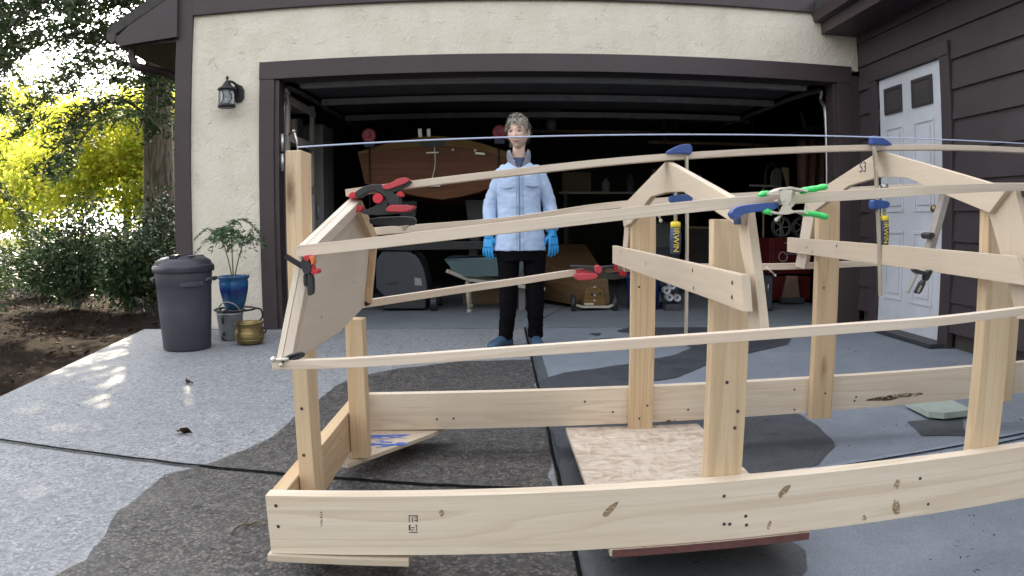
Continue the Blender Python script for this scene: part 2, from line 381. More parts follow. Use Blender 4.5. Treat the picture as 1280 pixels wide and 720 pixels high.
def glaze():
    t = NT('blue_glaze'); v = t.coord('Object'); z = t.n('ShaderNodeSeparateXYZ', i_0=t.n('ShaderNodeTexCoord').outputs['Object']).outputs[2]
    zz = t.math('ADD', z, t.math('MULTIPLY', t.noise(v, 22, 4), .05))
    c = t.ramp(zz, [(.0, (.03, .09, .15)), (.10, (.02, .07, .16)), (.17, (.008, .018, .11)), (.205, (.01, .035, .16)), (.23, (.015, .09, .22)), (.3, (.02, .075, .17))])
    c = t.mix(t.ramp(t.noise(v, 40, 4), [(.5, 0.), (.75, .4)]), c, (.03, .13, .22))
    return t.fin(c, .16, None)
M['glaze'] = glaze()
M['stucco'].node_tree.nodes['Principled BSDF'].inputs['Specular IOR Level'].default_value = .2
M['soil'] = simple('soil', (.035, .022, .015), .95, .5, 40, bump=.6)
# ================================================================== SETTING
def leafmat(name, cols, trans=.35, rough=.55):
    t = NT(name); v = t.coord('Object'); a = t.n('ShaderNodeAttribute', attribute_name='lc').outputs['Fac']
    c = t.ramp(a, [(k / (len(cols) - 1), cc_) for k, cc_ in enumerate(cols)])
    t.fin(c, rough); tr = t.n('ShaderNodeBsdfTranslucent'); t.l(c, tr.inputs[0])
    mx = t.n('ShaderNodeMixShader'); mx.inputs[0].default_value = trans
    t.l(t.b.outputs[0], mx.inputs[1]); t.l(tr.outputs[0], mx.inputs[2]); t.l(mx.outputs[0], t.out.inputs[0]); return t.m
M['needle'] = leafmat('evergreen_needles', [(.018, .035, .014), (.03, .055, .02), (.045, .075, .022), (.08, .095, .03)], .25)
M['maple'] = leafmat('yellow_maple_leaf', [(.28, .40, .04), (.46, .54, .06), (.60, .60, .08), (.54, .48, .08), (.24, .34, .04)], .65)
M['shrubleaf'] = leafmat('dark_shrub_leaf', [(.013, .031, .013), (.025, .053, .019), (.042, .08, .027), (.085, .12, .045)], .2, .4)
M['potleaf'] = leafmat('potted_plant_leaf', [(.03, .08, .035), (.055, .125, .05), (.09, .17, .07)], .3, .45)
M['litter'] = leafmat('leaf_litter', [(.022, .013, .008), (.045, .025, .013), (.018, .011, .008), (.075, .042, .02)], .1, .8)
def bark():
    t = NT('furrowed_bark'); v = t.coord('Object', (1, 1, .16)); n = t.noise(v, 26, 6, .62, .6); n2 = t.noise(t.coord('Object'), 3, 4)
    c = t.mix(t.ramp(n, [(.35, 0.), (.62, 1.)]), (.06, .045, .035), (.30, .25, .19)); c = t.mix(t.ramp(n2, [(.4, 0.), (.7, .5)]), c, (.10, .10, .06))
    return t.fin(c, .95, n, .9, .03)
M['bark'] = bark()
def leaves(name, P, L, W, mat, parent=None, flat=0., dirs=None, lc=None, origin=None):
    "many small diamond leaves in one mesh; flat 0..1 how level they lie"
    P = np.asarray(P, float)
    if mat.name == 'evergreen_needles':      # two gaps in the crowns let the sun through to the driveway
        keep = np.ones(len(P), bool); sd_ = np.array((-.46, .888, .6009)); sd_ /= np.linalg.norm(sd_)
        for g_, rad_ in (((-2.79, -1.85, 0), .15), ((-2.42, -2.2, 0), .14), ((-2.62, -2.5, 0), .08)):
            w_ = P - np.array(g_); keep &= np.linalg.norm(w_ - np.outer(w_ @ sd_, sd_), axis=1) > rad_
        P = P[keep]; dirs = np.asarray(dirs, float)[keep]
    n = len(P)
    d = rng.normal(size=(n, 3)) if dirs is None else np.asarray(dirs, float) + rng.normal(size=(n, 3)) * .35
    d[:, 2] *= (1 - flat); d /= np.linalg.norm(d, axis=1, keepdims=True) + 1e-9
    u = rng.normal(size=(n, 3)); u[:, 2] *= (1 - flat); s = np.cross(d, np.cross(d, u)) if flat > .5 else np.cross(d, u); s /= np.linalg.norm(s, axis=1, keepdims=True) + 1e-9
    LL = (L * rng.uniform(.6, 1.3, n))[:, None]; WW = (W * rng.uniform(.7, 1.3, n))[:, None]
    nn = np.cross(d, s); V = np.empty((n, 4, 3)); V[:, 0] = P - d * LL / 2; V[:, 1] = P + s * WW / 2 + nn * WW * .15; V[:, 2] = P + d * LL / 2; V[:, 3] = P - s * WW / 2 + nn * WW * .15
    me = bpy.data.meshes.new(name); me.vertices.add(4 * n); me.vertices.foreach_set('co', V.ravel()); me.loops.add(4 * n); me.loops.foreach_set('vertex_index', np.arange(4 * n))
    me.polygons.add(n); me.polygons.foreach_set('loop_start', np.arange(n) * 4); me.polygons.foreach_set('loop_total', np.full(n, 4)); me.update()
    at = me.attributes.new('lc', 'FLOAT', 'FACE'); at.data.foreach_set('value', np.clip(rng.beta(2, 2, n) if lc is None else lc, 0, 1).astype(np.float32))
    return link(name, me, mat, parent, origin)

def sheet(name, outline, z, mat, label=None, jag=0., step=.04, rim=.15):
    P = [Vector((p[0], p[1], z)) for p in outline]
    if jag:
        Q = []
        for a, b in zip(P, P[1:] + P[:1]):
            k = max(1, int((b - a).length / step))
            for i in range(k):
                q = a.lerp(b, i / k); o = noise.noise_vector(q * 3.1) * jag + noise.noise_vector(q * 9) * jag * .5
                Q.append(Vector((q.x + o.x, q.y + o.y, z)))
        P = Q
    bm = bmesh.new(); f = bm.faces.new([bm.verts.new(p) for p in P]); f.normal_update()
    if f.normal.z < 0: f.normal_flip()
    rl = bm.verts.layers.float.new('rim')
    if jag:
        for v in bm.verts: v[rl] = 0.
        r = bmesh.ops.inset_region(bm, faces=[f], thickness=min(rim, jag * 5), use_even_offset=False)
        for v in f.verts: v[rl] = 1.
    bmesh.ops.triangulate(bm, faces=bm.faces[:]); me = bpy.data.meshes.new(name); bm.to_mesh(me); bm.free()
    return tag(link(name, me, mat, origin=(0, 0, z)), kind='structure')

# ground: mulch close to the house, lawn further out
gt = NT('ground_cover'); gv = gt.coord('Object'); gy = gt.n('ShaderNodeSeparateXYZ', i_0=gt.n('ShaderNodeTexCoord').outputs['Object'])
gl = gt.ramp(gt.math('ADD', gy.outputs[1], gt.math('MULTIPLY', gt.noise(gv, .8, 4), 2.)), [(0, 0.), (.01, 0.)])
gmask = gt.math('GREATER_THAN', gt.math('ADD', gy.outputs[1], gt.math('MULTIPLY', gt.noise(gv, .8, 4), 3.)), 6.2)
gm = gt.ramp(gt.noise(gv, 38, 5, .7), [(.3, (.004, .0028, .002)), (.5, (.010, .0062, .0042)), (.68, (.022, .013, .009)), (.8, (.04, .025, .016))])
gg = gt.ramp(gt.noise(gv, 22, 5, .7), [(.3, (.022, .036, .009)), (.7, (.065, .08, .02))])
gt.fin(gt.mix(gmask, gm, gg), .95, gt.noise(gv, 38, 5, .7), .8, .03)
gt.b.inputs['Specular IOR Level'].default_value = .03; M['litter'].node_tree.nodes['Principled BSDF'].inputs['Specular IOR Level'].default_value = .08
sheet('ground', [(-400, -400), (400, -400), (400, 500), (-400, 500)], -.05, gt.m)
def slab(name, outline, z0, z1, mat):
    b = MB(); b.prism([(x, y, z0) for x, y in outline], (0, 0, z1 - z0)); o = b.build(name, mat, origin=(0, 0, 0)); return tag(o, kind='structure')
slab('driveway', [(-.345, -9.5), (-.345, 0.0), (-3.72, 0.0), (-3.493, -1.237), (-3.369, -1.927), (-3.1, -3.6), (-2.9, -5.5), (-2.8, -9.5)], -.12, 0, M['agg'])
slab('driveway_apron', [(-.265, -9.5), (7., -9.5), (7., 0.0), (-.265, 0.0)], -.12, 0, M['conc'])
slab('driveway_joint', [(-.345, -9.5), (-.265, -9.5), (-.265, 0.0), (-.345, 0.0)], -.12, -.006, M['jointedge'])
slab('garage_floor', [(-2.9, .014), (2.9, .014), (2.9, 6.3), (-2.9, 6.3)], -.12, .004, M['gfloor'])
slab('threshold_joint', [(-2.9, 0.0), (2.9, 0.0), (2.9, .014), (-2.9, .014)], -.12, -.012, M['joint'])
def strip(name, pts, w, z, mat): 
    L = []; Rr = []
    for i, p in enumerate(pts):
        a = Vector(pts[max(i - 1, 0)]); b = Vector(pts[min(i + 1, len(pts) - 1)]); d = (b - a).normalized(); s_ = Vector((-d.y, d.x)) * w / 2
        j = noise.noise(Vector((p[0] * 9, p[1] * 9, 0))) * w * .35
        L.append((p[0] + s_.x + j, p[1] + s_.y + j)); Rr.append((p[0] - s_.x + j, p[1] - s_.y + j))
    return sheet(name, L + Rr[::-1], z, mat)
def seg(a, b, n=40): return [(a[0] + (b[0] - a[0]) * k / n, a[1] + (b[1] - a[1]) * k / n) for k in range(n + 1)]
strip('expansion_joint', seg((-3.2, -3.165), (-.347, -3.555)), .019, .0085, M['joint'])
strip('expansion_joint', seg((-.262, -3.63), (2.66, -3.17)), .075, .0085, M['jointlip'])
strip('expansion_joint', seg((-.262, -3.63), (2.66, -3.17)), .011, .0125, M['joint'])
strip('joint_gap', seg((-.339, 0), (-.339, -9.3), 60), .012, .0125, M['joint'])
strip('concrete_crack', seg((-.33, .02), (.15, 1.5), 20), .008, .008, M['joint'])
sheet('wet_shade_patch', [(-.347, -1.33), (-.6, -1.36), (-.865, -1.45), (-1.15, -1.6), (-1.4, -1.85), (-1.44, -2.3), (-1.48, -2.66), (-1.47, -2.97), (-1.58, -3.29), (-1.72, -3.5), (-1.73, -3.82), (-1.64, -4.14), (-1.75, -5), (-1.5, -7.4), (-.347, -7.4)], .0042, M['aggwet'], jag=.035)
Z = lambda pts: [tuple(atz(u, v, .004)[:2]) for u, v in pts]
sheet('wet_shade_patch', Z([(674, 474), (705, 466), (800, 452), (850, 441), (864, 434), (845, 424), (805, 419), (772, 414), (785, 409), (960, 409), (990, 410), (984, 430), (935, 441), (905, 452), (880, 458), (850, 470), (780, 484), (675, 489)]), .0042, M['concwetshade'], jag=.03)
sheet('wet_shade_patch', Z([(684, 510), (860, 500), (960, 505), (1010, 522), (1038, 556), (1024, 578), (985, 596), (930, 601), (706, 606)]), .0042, M['concwetshade'], jag=.04)
sheet('wet_shade_patch', Z([(735, 640), (930, 625), (960, 660), (1000, 690), (990, 770), (752, 790)]), .0042, M['concwetshade'], jag=.05)  # shadow in front of the middle dolly, painted in the wet concrete colour
sheet('wet_shade_patch', Z([(1135, 528), (1200, 520), (1215, 545), (1150, 545)]), .0042, M['concwetshade'], jag=.03)
for pts in ([(735, 417), (752, 416), (748, 420)], [(742, 424), (765, 422), (772, 425), (750, 428)], [(770, 430), (790, 428), (784, 432)], [(720, 428), (733, 427), (728, 431)]):
    sheet('wet_shade_patch', Z(pts), .0042, M['concwetshade'], jag=.02, step=.02)

# ------------------------------------------------------------------ the house
house = thing('house', 'cream stucco house with brown trim and an open double garage, its side wing at right', 'house', (0, 0, 0))
b = MB(); b.prism([(-3.3, .025, 0), (-2.5, .025, 0), (-2.5, .025, 2.25), (2.668, .025, 2.25), (2.668, .025, 2.86), (-3.3, .025, 2.86)], (0, .12, 0)); b.build('stucco_wall', M['stucco'], house)
b = MB(); b.box(-2.572, -2.44, 0, .03, 0, 2.13); b.box(2.44, 2.575, 0, .03, 0, 2.13); b.box(-2.575, 2.585, -.004, .03, 2.13, 2.283)
b.box(-2.44, -2.40, .02, .17, 0, 2.13); b.box(2.40, 2.44, .02, .17, 0, 2.13); b.box(-2.40, 2.40, .02, .17, 2.13, 2.16); b.build('door_casing', M['trim'], house, .003)
b = MB(); b.box(-3.365, -3.213, -.004, .14, 0, 3.0); b.build('corner_trim', M['trim'], house, .004)
b = MB(); b.box(2.578, 2.672, .0, .15, 0, 2.2); b.build('corner_board', M['trimdk'], house, .003)
b = MB(); b.box(-3.213, 2.672, -.008, .14, 2.752, 3.0); b.build('fascia_board', M['trim'], house, .004)
b = MB(); b.prism([(-3.36, .03, 3.0), (3.3, .03, 3.0), (-.3, .03, 4.6)], (0, .12, 0)); b.build('gable_wall', M['trimdk'], house)
b = MB(); b.prism([(-4.05, -.05, 2.60), (-.3, -.05, 4.64), (3.6, -.05, 2.56), (3.6, -.05, 2.66), (-.3, -.05, 4.78), (-4.05, -.05, 2.71)], (0, 6.6, 0)); b.build('roof', M['shing'], house)
b = MB(); b.prism(pxo([(142, 50), (150, 57.5), (221, 46), (222, -26)], -.045), (0, .04, 0)); b.build('eave_end_board', M['trim'], house, .002)
b = MB(); b.box(-3.95, -3.36, .0, 6.4, 2.53, 2.555); b.build('soffit', M['trimdk'], house)
b = MB(); b.prism([(-4.05, -.06, 2.66), (-4.05, -.06, 2.60), (-4.0, -.06, 2.575), (-3.965, -.06, 2.575), (-3.965, -.06, 2.66)], (0, 6.4, 0)); b.build('gutter', M['trim'], house, .003)
b = MB(); b.tube(smooth_path([aty(166, 60, .08), aty(165, 72, .09), aty(172, 83, .12), aty(192, 88, .3), aty(216, 95, .45), (-3.42, .55, 2.1), (-3.40, .56, 1.9)], 6), .038, 8); b.tube([(-3.40, .56, 1.92), (-3.40, .56, .1)], .038, 8); b.build('downspout', M['trim'], house)
b = MB(); b.box(-3.36, -3.2, .14, 6.3, 0, 2.6); b.build('side_wall', M['trimdk'], house)
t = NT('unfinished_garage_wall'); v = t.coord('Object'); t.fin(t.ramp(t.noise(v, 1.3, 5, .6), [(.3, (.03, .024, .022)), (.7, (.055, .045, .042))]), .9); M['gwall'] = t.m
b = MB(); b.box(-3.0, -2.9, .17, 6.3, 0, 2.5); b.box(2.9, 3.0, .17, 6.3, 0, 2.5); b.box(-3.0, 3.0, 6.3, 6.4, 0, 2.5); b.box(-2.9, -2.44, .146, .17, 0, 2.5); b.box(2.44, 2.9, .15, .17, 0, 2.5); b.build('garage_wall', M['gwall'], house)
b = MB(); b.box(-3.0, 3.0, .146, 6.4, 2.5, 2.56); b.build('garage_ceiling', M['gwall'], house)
M['odoor'] = simple('raised_door_panel', (.10, .097, .097), .6, .3, 5); M['odedge'] = simple('door_bottom_seal', (.26, .26, .25), .6, .25, 8)
gd = None
b = MB()
for k in range(4): b.box(-2.42, 2.42, .38 + k * .54, .38 + k * .54 + .53, 2.20 + .012 * k, 2.235 + .012 * k)
gd = b.build('overhead_garage_door', M['odoor'], house, .004)
b = MB(); b.box(-2.30, 2.28, .30, .375, 2.105, 2.145); b.build('bottom_seal', M['odedge'], gd, .004)
for yy in (1.35, 2.45): b = MB(); b.box(-2.38, 2.38, yy, yy + .06, 2.13, 2.19); b.build('door_strut', M['odedge'], gd, .003)
for sx in (-1, 1):
    b = MB(); b.tube(smooth_path([(sx * 2.43, .22, .05), (sx * 2.43, .22, 1.7), (sx * 2.43, .32, 2.02), (sx * 2.43, .6, 2.14), (sx * 2.43, 3.4, 2.18)], 6), .024, 6); b.build('door_track', M['steel'], house)
for z0 in (1.345, 1.515): b = MB(); b.tube([(-2.385, .07, z0), (-2.385, .07, z0 + .15)], .018, 10); b.build('strike_plate', M['steel'], house)
b = MB(); b.box(-.2, .2, 2.7, 3.2, 2.2, 2.36); op = b.build('door_opener', M['odoor'], house, .02)
for xx in (-.33, .08): b = MB(); b.ball((xx, 2.6, 2.06), .07, 1, 1, 1.1, 8); b.build('opener_lamp', simple('frosted_lamp', (.14, .135, .13), .5) if xx < 0 else bpy.data.materials['frosted_lamp'], op)
# wing
def lapped(b, y0, y1, z0, z1, x=2.67):
    k = 0; zz = .12
    while zz < z1:
        a, c = max(zz, z0), min(zz + .2155, z1)
        if c > a + .01:
            s0 = .020 * (1 - (a - zz) / .2155) + .002; s1 = .020 * (1 - (c - zz) / .2155) + .002
            b.prism([(x + .03, y0, a), (x - s0, y0, a), (x - s1, y0, c), (x + .03, y0, c)], (0, y1 - y0, 0))
        zz += .2155
b = MB(); lapped(b, -.335, 0.0, 0, 2.57); lapped(b, -1.26, -.335, 2.2, 2.57); lapped(b, -8., -1.26, 0, 2.57); b.build('siding_wall', M['trimdk'], house)
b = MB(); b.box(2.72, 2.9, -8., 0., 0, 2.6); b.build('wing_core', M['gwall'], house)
b = MB(); b.box(2.632, 2.69, -.335, -.215, 0.0, 2.1); b.box(2.632, 2.69, -1.38, -1.262, 0.0, 2.1); b.box(2.626, 2.69, -1.382, -.213, 2.1, 2.2); b.build('entry_door_casing', M['trimdk'], house, .003)
b = MB(); b.box(2.50, 2.70, -1.36, -.25, 0.006, .035); b.build('entry_threshold', simple('dark_sill', (.035, .035, .04), .5), house, .004)
b = MB(); b.box(2.662, 2.70, -1.258, -.339, .036, 2.096); ed = b.build('entry_door', M['white'], house, .002)
def panel(y0, y1, z0, z1, parent, x=2.662):
    b = MB(); w = .022
    for a in ((y0, y1, z0, z0 + w), (y0, y1, z1 - w, z1), (y0, y0 + w, z0 + w, z1 - w), (y1 - w, y1, z0 + w, z1 - w)): b.box(x - .009, x - .0015, *a)
    b.prism([(x - .0015, y0 + .05, z0 + .05), (x - .0015, y1 - .05, z0 + .05), (x - .0015, y1 - .05, z1 - .05), (x - .0015, y0 + .05, z1 - .05)], (-.007, 0, 0))
    return b.build('door_panel', M['white'], parent, .003)
for y1_, y0_ in ((-.435, -.70), (-.85, -1.13)):
    for z0, z1 in ((.27, .83), (.98, 1.68)): panel(y0_, y1_, z0, z1, ed)
    b = MB(); w = .028; z0, z1 = 1.785, 2.005
    for a in ((y0_, y1_, z0, z0 + w), (y0_, y1_, z1 - w, z1), (y0_, y0_ + w, z0 + w, z1 - w), (y1_ - w, y1_, z0 + w, z1 - w)): b.box(2.645, 2.661, *a)
    fr = b.build('door_window', simple('window_frame_paint', (.035, .03, .032), .5) if 'window_frame_paint' not in bpy.data.materials else bpy.data.materials['window_frame_paint'], ed, .003)
    b = MB(); b.box(2.652, 2.658, y0_ + w, y1_ - w, z0 + w, z1 - w); b.build('pane', M['glassdk'], fr)
b = MB(); b.lathe([(.026, 0.), (.026, -.01), (.012, -.012), (.012, -.035), (.026, -.042), (.03, -.055), (.02, -.07), (.001, -.073)], (2.661, -1.19, 1.0), 16, 'x'); b.build('door_knob', M['brass'], ed)
b = MB(); b.box(2.33, 2.69, -8., .022, 2.565, 2.585); b.build('wing_soffit', M['trimdk'], house)
b = MB(); b.box(2.31, 2.33, -8., .022, 2.562, 2.72); b.build('wing_fascia', M['trim'], house, .003)
b = MB(); b.prism([(2.305, -8, 2.66), (2.24, -8, 2.67), (2.22, -8, 2.76), (2.305, -8, 2.76)], (0, 8.02, 0)); b.build('wing_gutter', M['trim'], house, .003)
b = MB(); b.prism([(2.25, -8.2, 2.765), (6.2, -8.2, 4.6), (10, -8.2, 2.8), (10, -8.2, 2.9), (6.2, -8.2, 4.75), (2.25, -8.2, 2.87)], (0, 14.4, 0)); b.build('wing_roof', M['shing'], house)
b = MB(); b.box(2.9, 9.6, -8, 6.0, 0, 2.7); b.build('wing_body', M['trimdk'], house)

# wall lantern
lt = thing('wall_lantern', 'black lantern lamp on the stucco wall left of the garage', 'lamp', (-2.83, 0, 1.9))
b = MB(); b.prism(soft([(-2.80, .024, 2.12), (-2.715, .024, 2.08), (-2.715, .024, 1.96), (-2.80, .024, 1.94)], 1), (0, -.03, 0)); b.tube(smooth_path([(-2.76, 0, 2.05), (-2.775, -.05, 2.10), (-2.81, -.09, 2.115), (-2.83, -.09, 2.09)], 5), .011, 8); b.build('bracket', M['blackmetal'], lt)
C_ = (-2.83, -.09, 0)
b = MB(); b.lathe([(.001, 2.165), (.012, 2.155), (.014, 2.14), (.008, 2.128), (.03, 2.10), (.045, 2.075), (.078, 2.055), (.083, 2.04), (.07, 2.036)], C_, 20); b.build('cap', M['blackmetal'], lt)
b = MB(); b.lathe([(.06, 2.037), (.062, 1.915)], C_, 20, cap=False); gl_ = NT('lantern_glass'); gl_.fin((.55, .6, .65), .08, None, Transmission_Weight=.75); b.build('glass_shade', gl_.m, lt)
b = MB(); b.lathe([(.05, 1.885), (.075, 1.89), (.077, 1.912), (.06, 1.92)], C_, 20)
for k in range(6):
    a = k * math.tau / 6; b.tube([(C_[0] + .067 * math.cos(a + .5 * math.sin(q / 5 * math.pi)), C_[1] + .067 * math.sin(a + .5 * math.sin(q / 5 * math.pi)), 2.037 - q / 5 * .125) for q in range(6)], .004, 6)
b.build('cage', M['blackmetal'], lt)
b = MB(); b.tube([(C_[0], C_[1], 1.92), (C_[0], C_[1], 1.97)], .012, 8); b.ball((C_[0], C_[1], 1.995), .026); b.build('bulb', simple('bulb_glass', (.7, .72, .72), .3), lt)

# ------------------------------------------------------------------ bin, plant, buckets
bn = thing('rubbish_bin', 'tall grey plastic rubbish bin with domed black lid beside the mulch bed', 'bin', (-2.84, -.97, 0))
bc = Vector((-2.845, -.93, 0))
b = MB()
prof = [(.168, .004), (.178, .012), (.196, .30), (.203, .47), (.207, .475), (.211, .55), (.214, .60), (.217, .61)]
n = 56; rings = []
for r, z in prof:
    ring = []
    for k in range(n):
        a = k * math.tau / n; rr = r * (1 + (.012 * (1 if int(k / 2) % 2 else 0) if -.9 < math.sin(a) < .2 and math.cos(a) > .1 and z < .5 else 0))
        ring.append(b._v(bc + Vector((rr * math.cos(a), rr * math.sin(a), z))))
    rings.append(ring)
for r0, r1 in zip(rings, rings[1:]):
    for k in range(n): b._f([r0[k], r0[(k + 1) % n], r1[(k + 1) % n], r1[k]], True)
b._f(rings[0][::-1]); body = b.build('bin_body', M['bin'], bn)
b = MB(); b.lathe([(.222, .565), (.229, .57), (.231, .60), (.226, .615), (.217, .618), (.203, .645), (.158, .672), (.083, .684), (.001, .688)], bc, 48); b.box(bc.x - .03, bc.x + .03, bc.y - .165, bc.y + .05, .672, .692); b.box(bc.x + .10, bc.x + .125, bc.y - .12, bc.y + .10, .655, .682); b.build('lid', M['lid'], bn, .003)
for sx in (-1, 1):
    b = MB(); b.tube(smooth_path([bc + Vector((sx * .205, -.07, .50)), bc + Vector((sx * .232, -.06, .515)), bc + Vector((sx * .235, .06, .515)), bc + Vector((sx * .205, .07, .50))], 5), .012, 8); b.build('handle', M['bin'], bn)
b = MB(); b.path([bc + Vector((.216 * math.cos(R_(a)), .216 * math.sin(R_(a)), .485)) for a in range(-72, -20, 6)], .014, .03); b.build('grip_lip', M['bin'], bn, .003)

pc = Vector((-2.665, -.40, 0))
st = thing('plant_stand', 'black scrolled wrought iron plant stand against the stucco wall', 'stand', pc)
b = MB(); b.torus(pc + Vector((0, 0, .225)), .165, .008); b.torus(pc + Vector((0, 0, .215)), .088, .007); b.build('ring', M['blackmetal'], st)
for k in range(3):
    a = k * math.tau / 3 + .45; d = Vector((math.cos(a), math.sin(a), 0))
    b = MB(); b.tube(smooth_path([pc + d * .165 + Vector((0, 0, .225)), pc + d * .21 + Vector((0, 0, .21)), pc + d * .22 + Vector((0, 0, .15)), pc + d * .18 + Vector((0, 0, .10)), pc + d * .17 + Vector((0, 0, .035)), pc + d * .215 + Vector((0, 0, .010)), pc + d * .245 + Vector((0, 0, .04)), pc + d * .22 + Vector((0, 0, .065)), pc + d * .205 + Vector((0, 0, .045))], 6), .0075, 8); b.build('leg', M['blackmetal'], st)
pp = thing('plant_pot', 'blue glazed flower pot on the wrought iron stand', 'pot', pc + Vector((0, 0, .222)))
b = MB(); b.lathe([(.064, .222), (.072, .227), (.094, .29), (.114, .38), (.119, .44), (.114, .462), (.128, .476), (.132, .487), (.125, .495), (.112, .49), (.108, .45)], pc, 40, cap=True); b.build('pot_body', M['glaze'], pp)
b = MB(); b.lathe([(.001, .462), (.111, .457)], pc, 24, cap=False); b.build('potting_soil', M['soil'], pp)
pl = thing('potted_plant', 'feathery green plant with three thin stems in the blue pot', 'plant', pc + Vector((0, 0, .46)))
tips = [(-.12, .02, .87), (-.01, .0, .92), (.13, -.03, .82)]
sb = MB(); LP = []; LD = []
for tx, ty, tz in tips:
    path = smooth_path([pc + Vector((tx * .12, ty, .455)), pc + Vector((tx * .45, ty * .5, .455 + (tz - .455) * .5)), pc + Vector((tx, ty, tz))], 6); sb.tube(path, [.006 - .0002 * i for i in range(len(path))], 6)
    tp = Vector(path[-1])
    for k in range(10):
        a = k * 2.4 + tx * 9; ln = random.uniform(.12, .25); d = Vector((math.cos(a), math.sin(a) * .8, 0)); base = tp - Vector((0, 0, random.uniform(0, .12)))
        br = smooth_path([base, base + d * ln * .5 + Vector((0, 0, .035)), base + d * ln - Vector((0, 0, .03 + random.random() * .05))], 5); sb.tube(br, .0018, 4, cap=False)
        for q in range(1, len(br)):
            for w in range(3):
                sd = d.cross(Vector((0, 0, 1))) * random.uniform(-.05, .05); LP.append(Vector(br[q]) + sd + Vector((0, 0, random.uniform(-.012, .006)))); LD.append(d * .7 + sd * 14 + Vector((0, 0, -.25)))
sb.build('stem', simple('plant_stem', (.10, .11, .05), .7), pl)
leaves('frond', LP, .05, .011, M['potleaf'], pl, dirs=LD)
bk = thing('metal_bucket', 'dull grey metal bucket under the wrought iron plant stand', 'bucket', (-2.66, -.50, 0)); kc = Vector((-2.66, -.52, 0))
b = MB(); b.lathe([(.085, .002), (.09, .01), (.104, .2), (.108, .205), (.108, .215), (.1, .212), (.088, .03), (.001, .03)], kc, 28); b.build('bucket_body', M['zinc'], bk)
b = MB(); b.tube(smooth_path([kc + Vector((-.1, -.0, .20)), kc + Vector((-.07, -.03, .27)), kc + Vector((0, -.05, .30)), kc + Vector((.07, -.03, .27)), kc + Vector((.1, 0, .20))], 6), .006, 8); b.build('handle', M['zinc'], bk)
bp = Vector((-2.425, -.72, 0)); b = MB(); b.lathe([(.074, .003), (.095, .015), (.110, .05), (.113, .075), (.106, .10), (.101, .125), (.103, .15), (.111, .158), (.112, .166), (.106, .168), (.097, .15), (.095, .05), (.001, .03)], bp, 40)
for z in (.04, .085, .112): b.torus(bp + Vector((0, 0, z)), .111 if z < .1 else .104, .0035, n=40, k2=6)
tag(b.build('brass_planter', M['brass']), 'low round ribbed brass planter on the driveway by the garage trim', 'planter')

# ------------------------------------------------------------------ vegetation at left
def evergreen(name, label, base, H, R, z0, nb, trunk_r, seed, droop=.35, per=48, nl=None, extra=()):
    rd = np.random.default_rng(seed); base = Vector(base)
    root = thing(name, label, 'tree', base, 'evergreen trees beside the house')
    b = MB(); pts = []; rr = []
    for k in range(15): f = k / 14; pts.append(base + Vector((.05 * math.sin(f * 5 + seed), .05 * math.cos(f * 4), -.1 + f * H))); rr.append(trunk_r * (1.25 - .25 * min(1, f * 9)) * (1 - .85 * f))
    b.tube(pts, rr, 16); b.build('trunk', M['bark'], root)
    P = []; D = []; bb = MB()
    brs = []
    for k in range(nb):
        f = rd.uniform(0, 1) ** 1.25; z = z0 + (H - z0) * f; L = R * (1 - .82 * f) * rd.uniform(.7, 1.1); a = rd.uniform(0, math.tau); brs.append((z, L, a))
    brs += list(extra)
    for z, L, a in brs:
        d = Vector((math.cos(a), math.sin(a), 0)); p0 = base + Vector((0, 0, z)); path = smooth_path([p0, p0 + d * L * .4 + Vector((0, 0, .12 * L)), p0 + d * L * .75 + Vector((0, 0, -.02 * L)), p0 + d * L + Vector((0, 0, -droop * L))], 4)
        bb.tube(path, [.028 * (1 - .85 * i / (len(path) - 1)) for i in range(len(path))], 5, cap=False)
        sdv = d.cross(Vector((0, 0, 1)))
        for q in range(2, len(path)):
            fq = q / (len(path) - 1); sl = .55 * (1.1 - fq) + .22
            for w in range(per // 6):
                sg = -1 if rd.random() < .5 else 1; tip = Vector(path[q]) + sdv * sg * sl * rd.uniform(.4, 1) * min(1, L / 2 + .3) + d * rd.uniform(.05, .4) + Vector((0, 0, -rd.uniform(0.0, .22)))
                for e in range(11):
                    g = rd.random(); pt = Vector(path[q]).lerp(tip, g) + Vector(rd.normal(size=3)) * .035; P.append(pt); D.append((tip - Vector(path[q])) * 1.5 + Vector(rd.normal(size=3)) * .3)
    bb.build('branches', M['bark'], root)
    leaves('crown', P, .12, .03, M['needle'], root, dirs=D, flat=.2)
    return root
ex = [(3.9, 3.1, -1.85), (4.1, 2.6, -1.55), (5.6, 3.1, -2.0), (6.0, 3.0, -1.6), (4.3, 3.1, -2.5), (4.4, 3.0, -2.0), (4.8, 3.2, -1.7), (5.2, 3.0, -2.3), (3.7, 2.8, -2.4), (3.5, 2.2, -1.6), (4.6, 3.0, -1.4), (5.0, 3.2, -2.7), (2.5, 2.3, -1.7), (3.4, 2.9, -2.1), (3.6, 2.4, -1.3), (3.9, 2.8, -1.8), (2.9, 2.0, -1.1), (4.2, 2.6, -2.2), (3.3, 2.2, 3.4), (2.6, 1.9, 3.0)]
evergreen('evergreen_tree', 'tall dark evergreen with thick furrowed trunk behind the house corner', (-5.68, 4.1, -.05), 13, 3.4, 4.3, 150, .27, 3, extra=ex)
evergreen('evergreen_tree', 'dark evergreen at the far left edge of the mulch bed', (-10.6, 2.4, -.05), 12, 3.0, 1.8, 130, .2, 5)
evergreen('evergreen_tree', 'slender dark evergreen far left beside the lawn', (-12.5, 5.0, -.05), 14, 2.8, 4.2, 110, .2, 9)
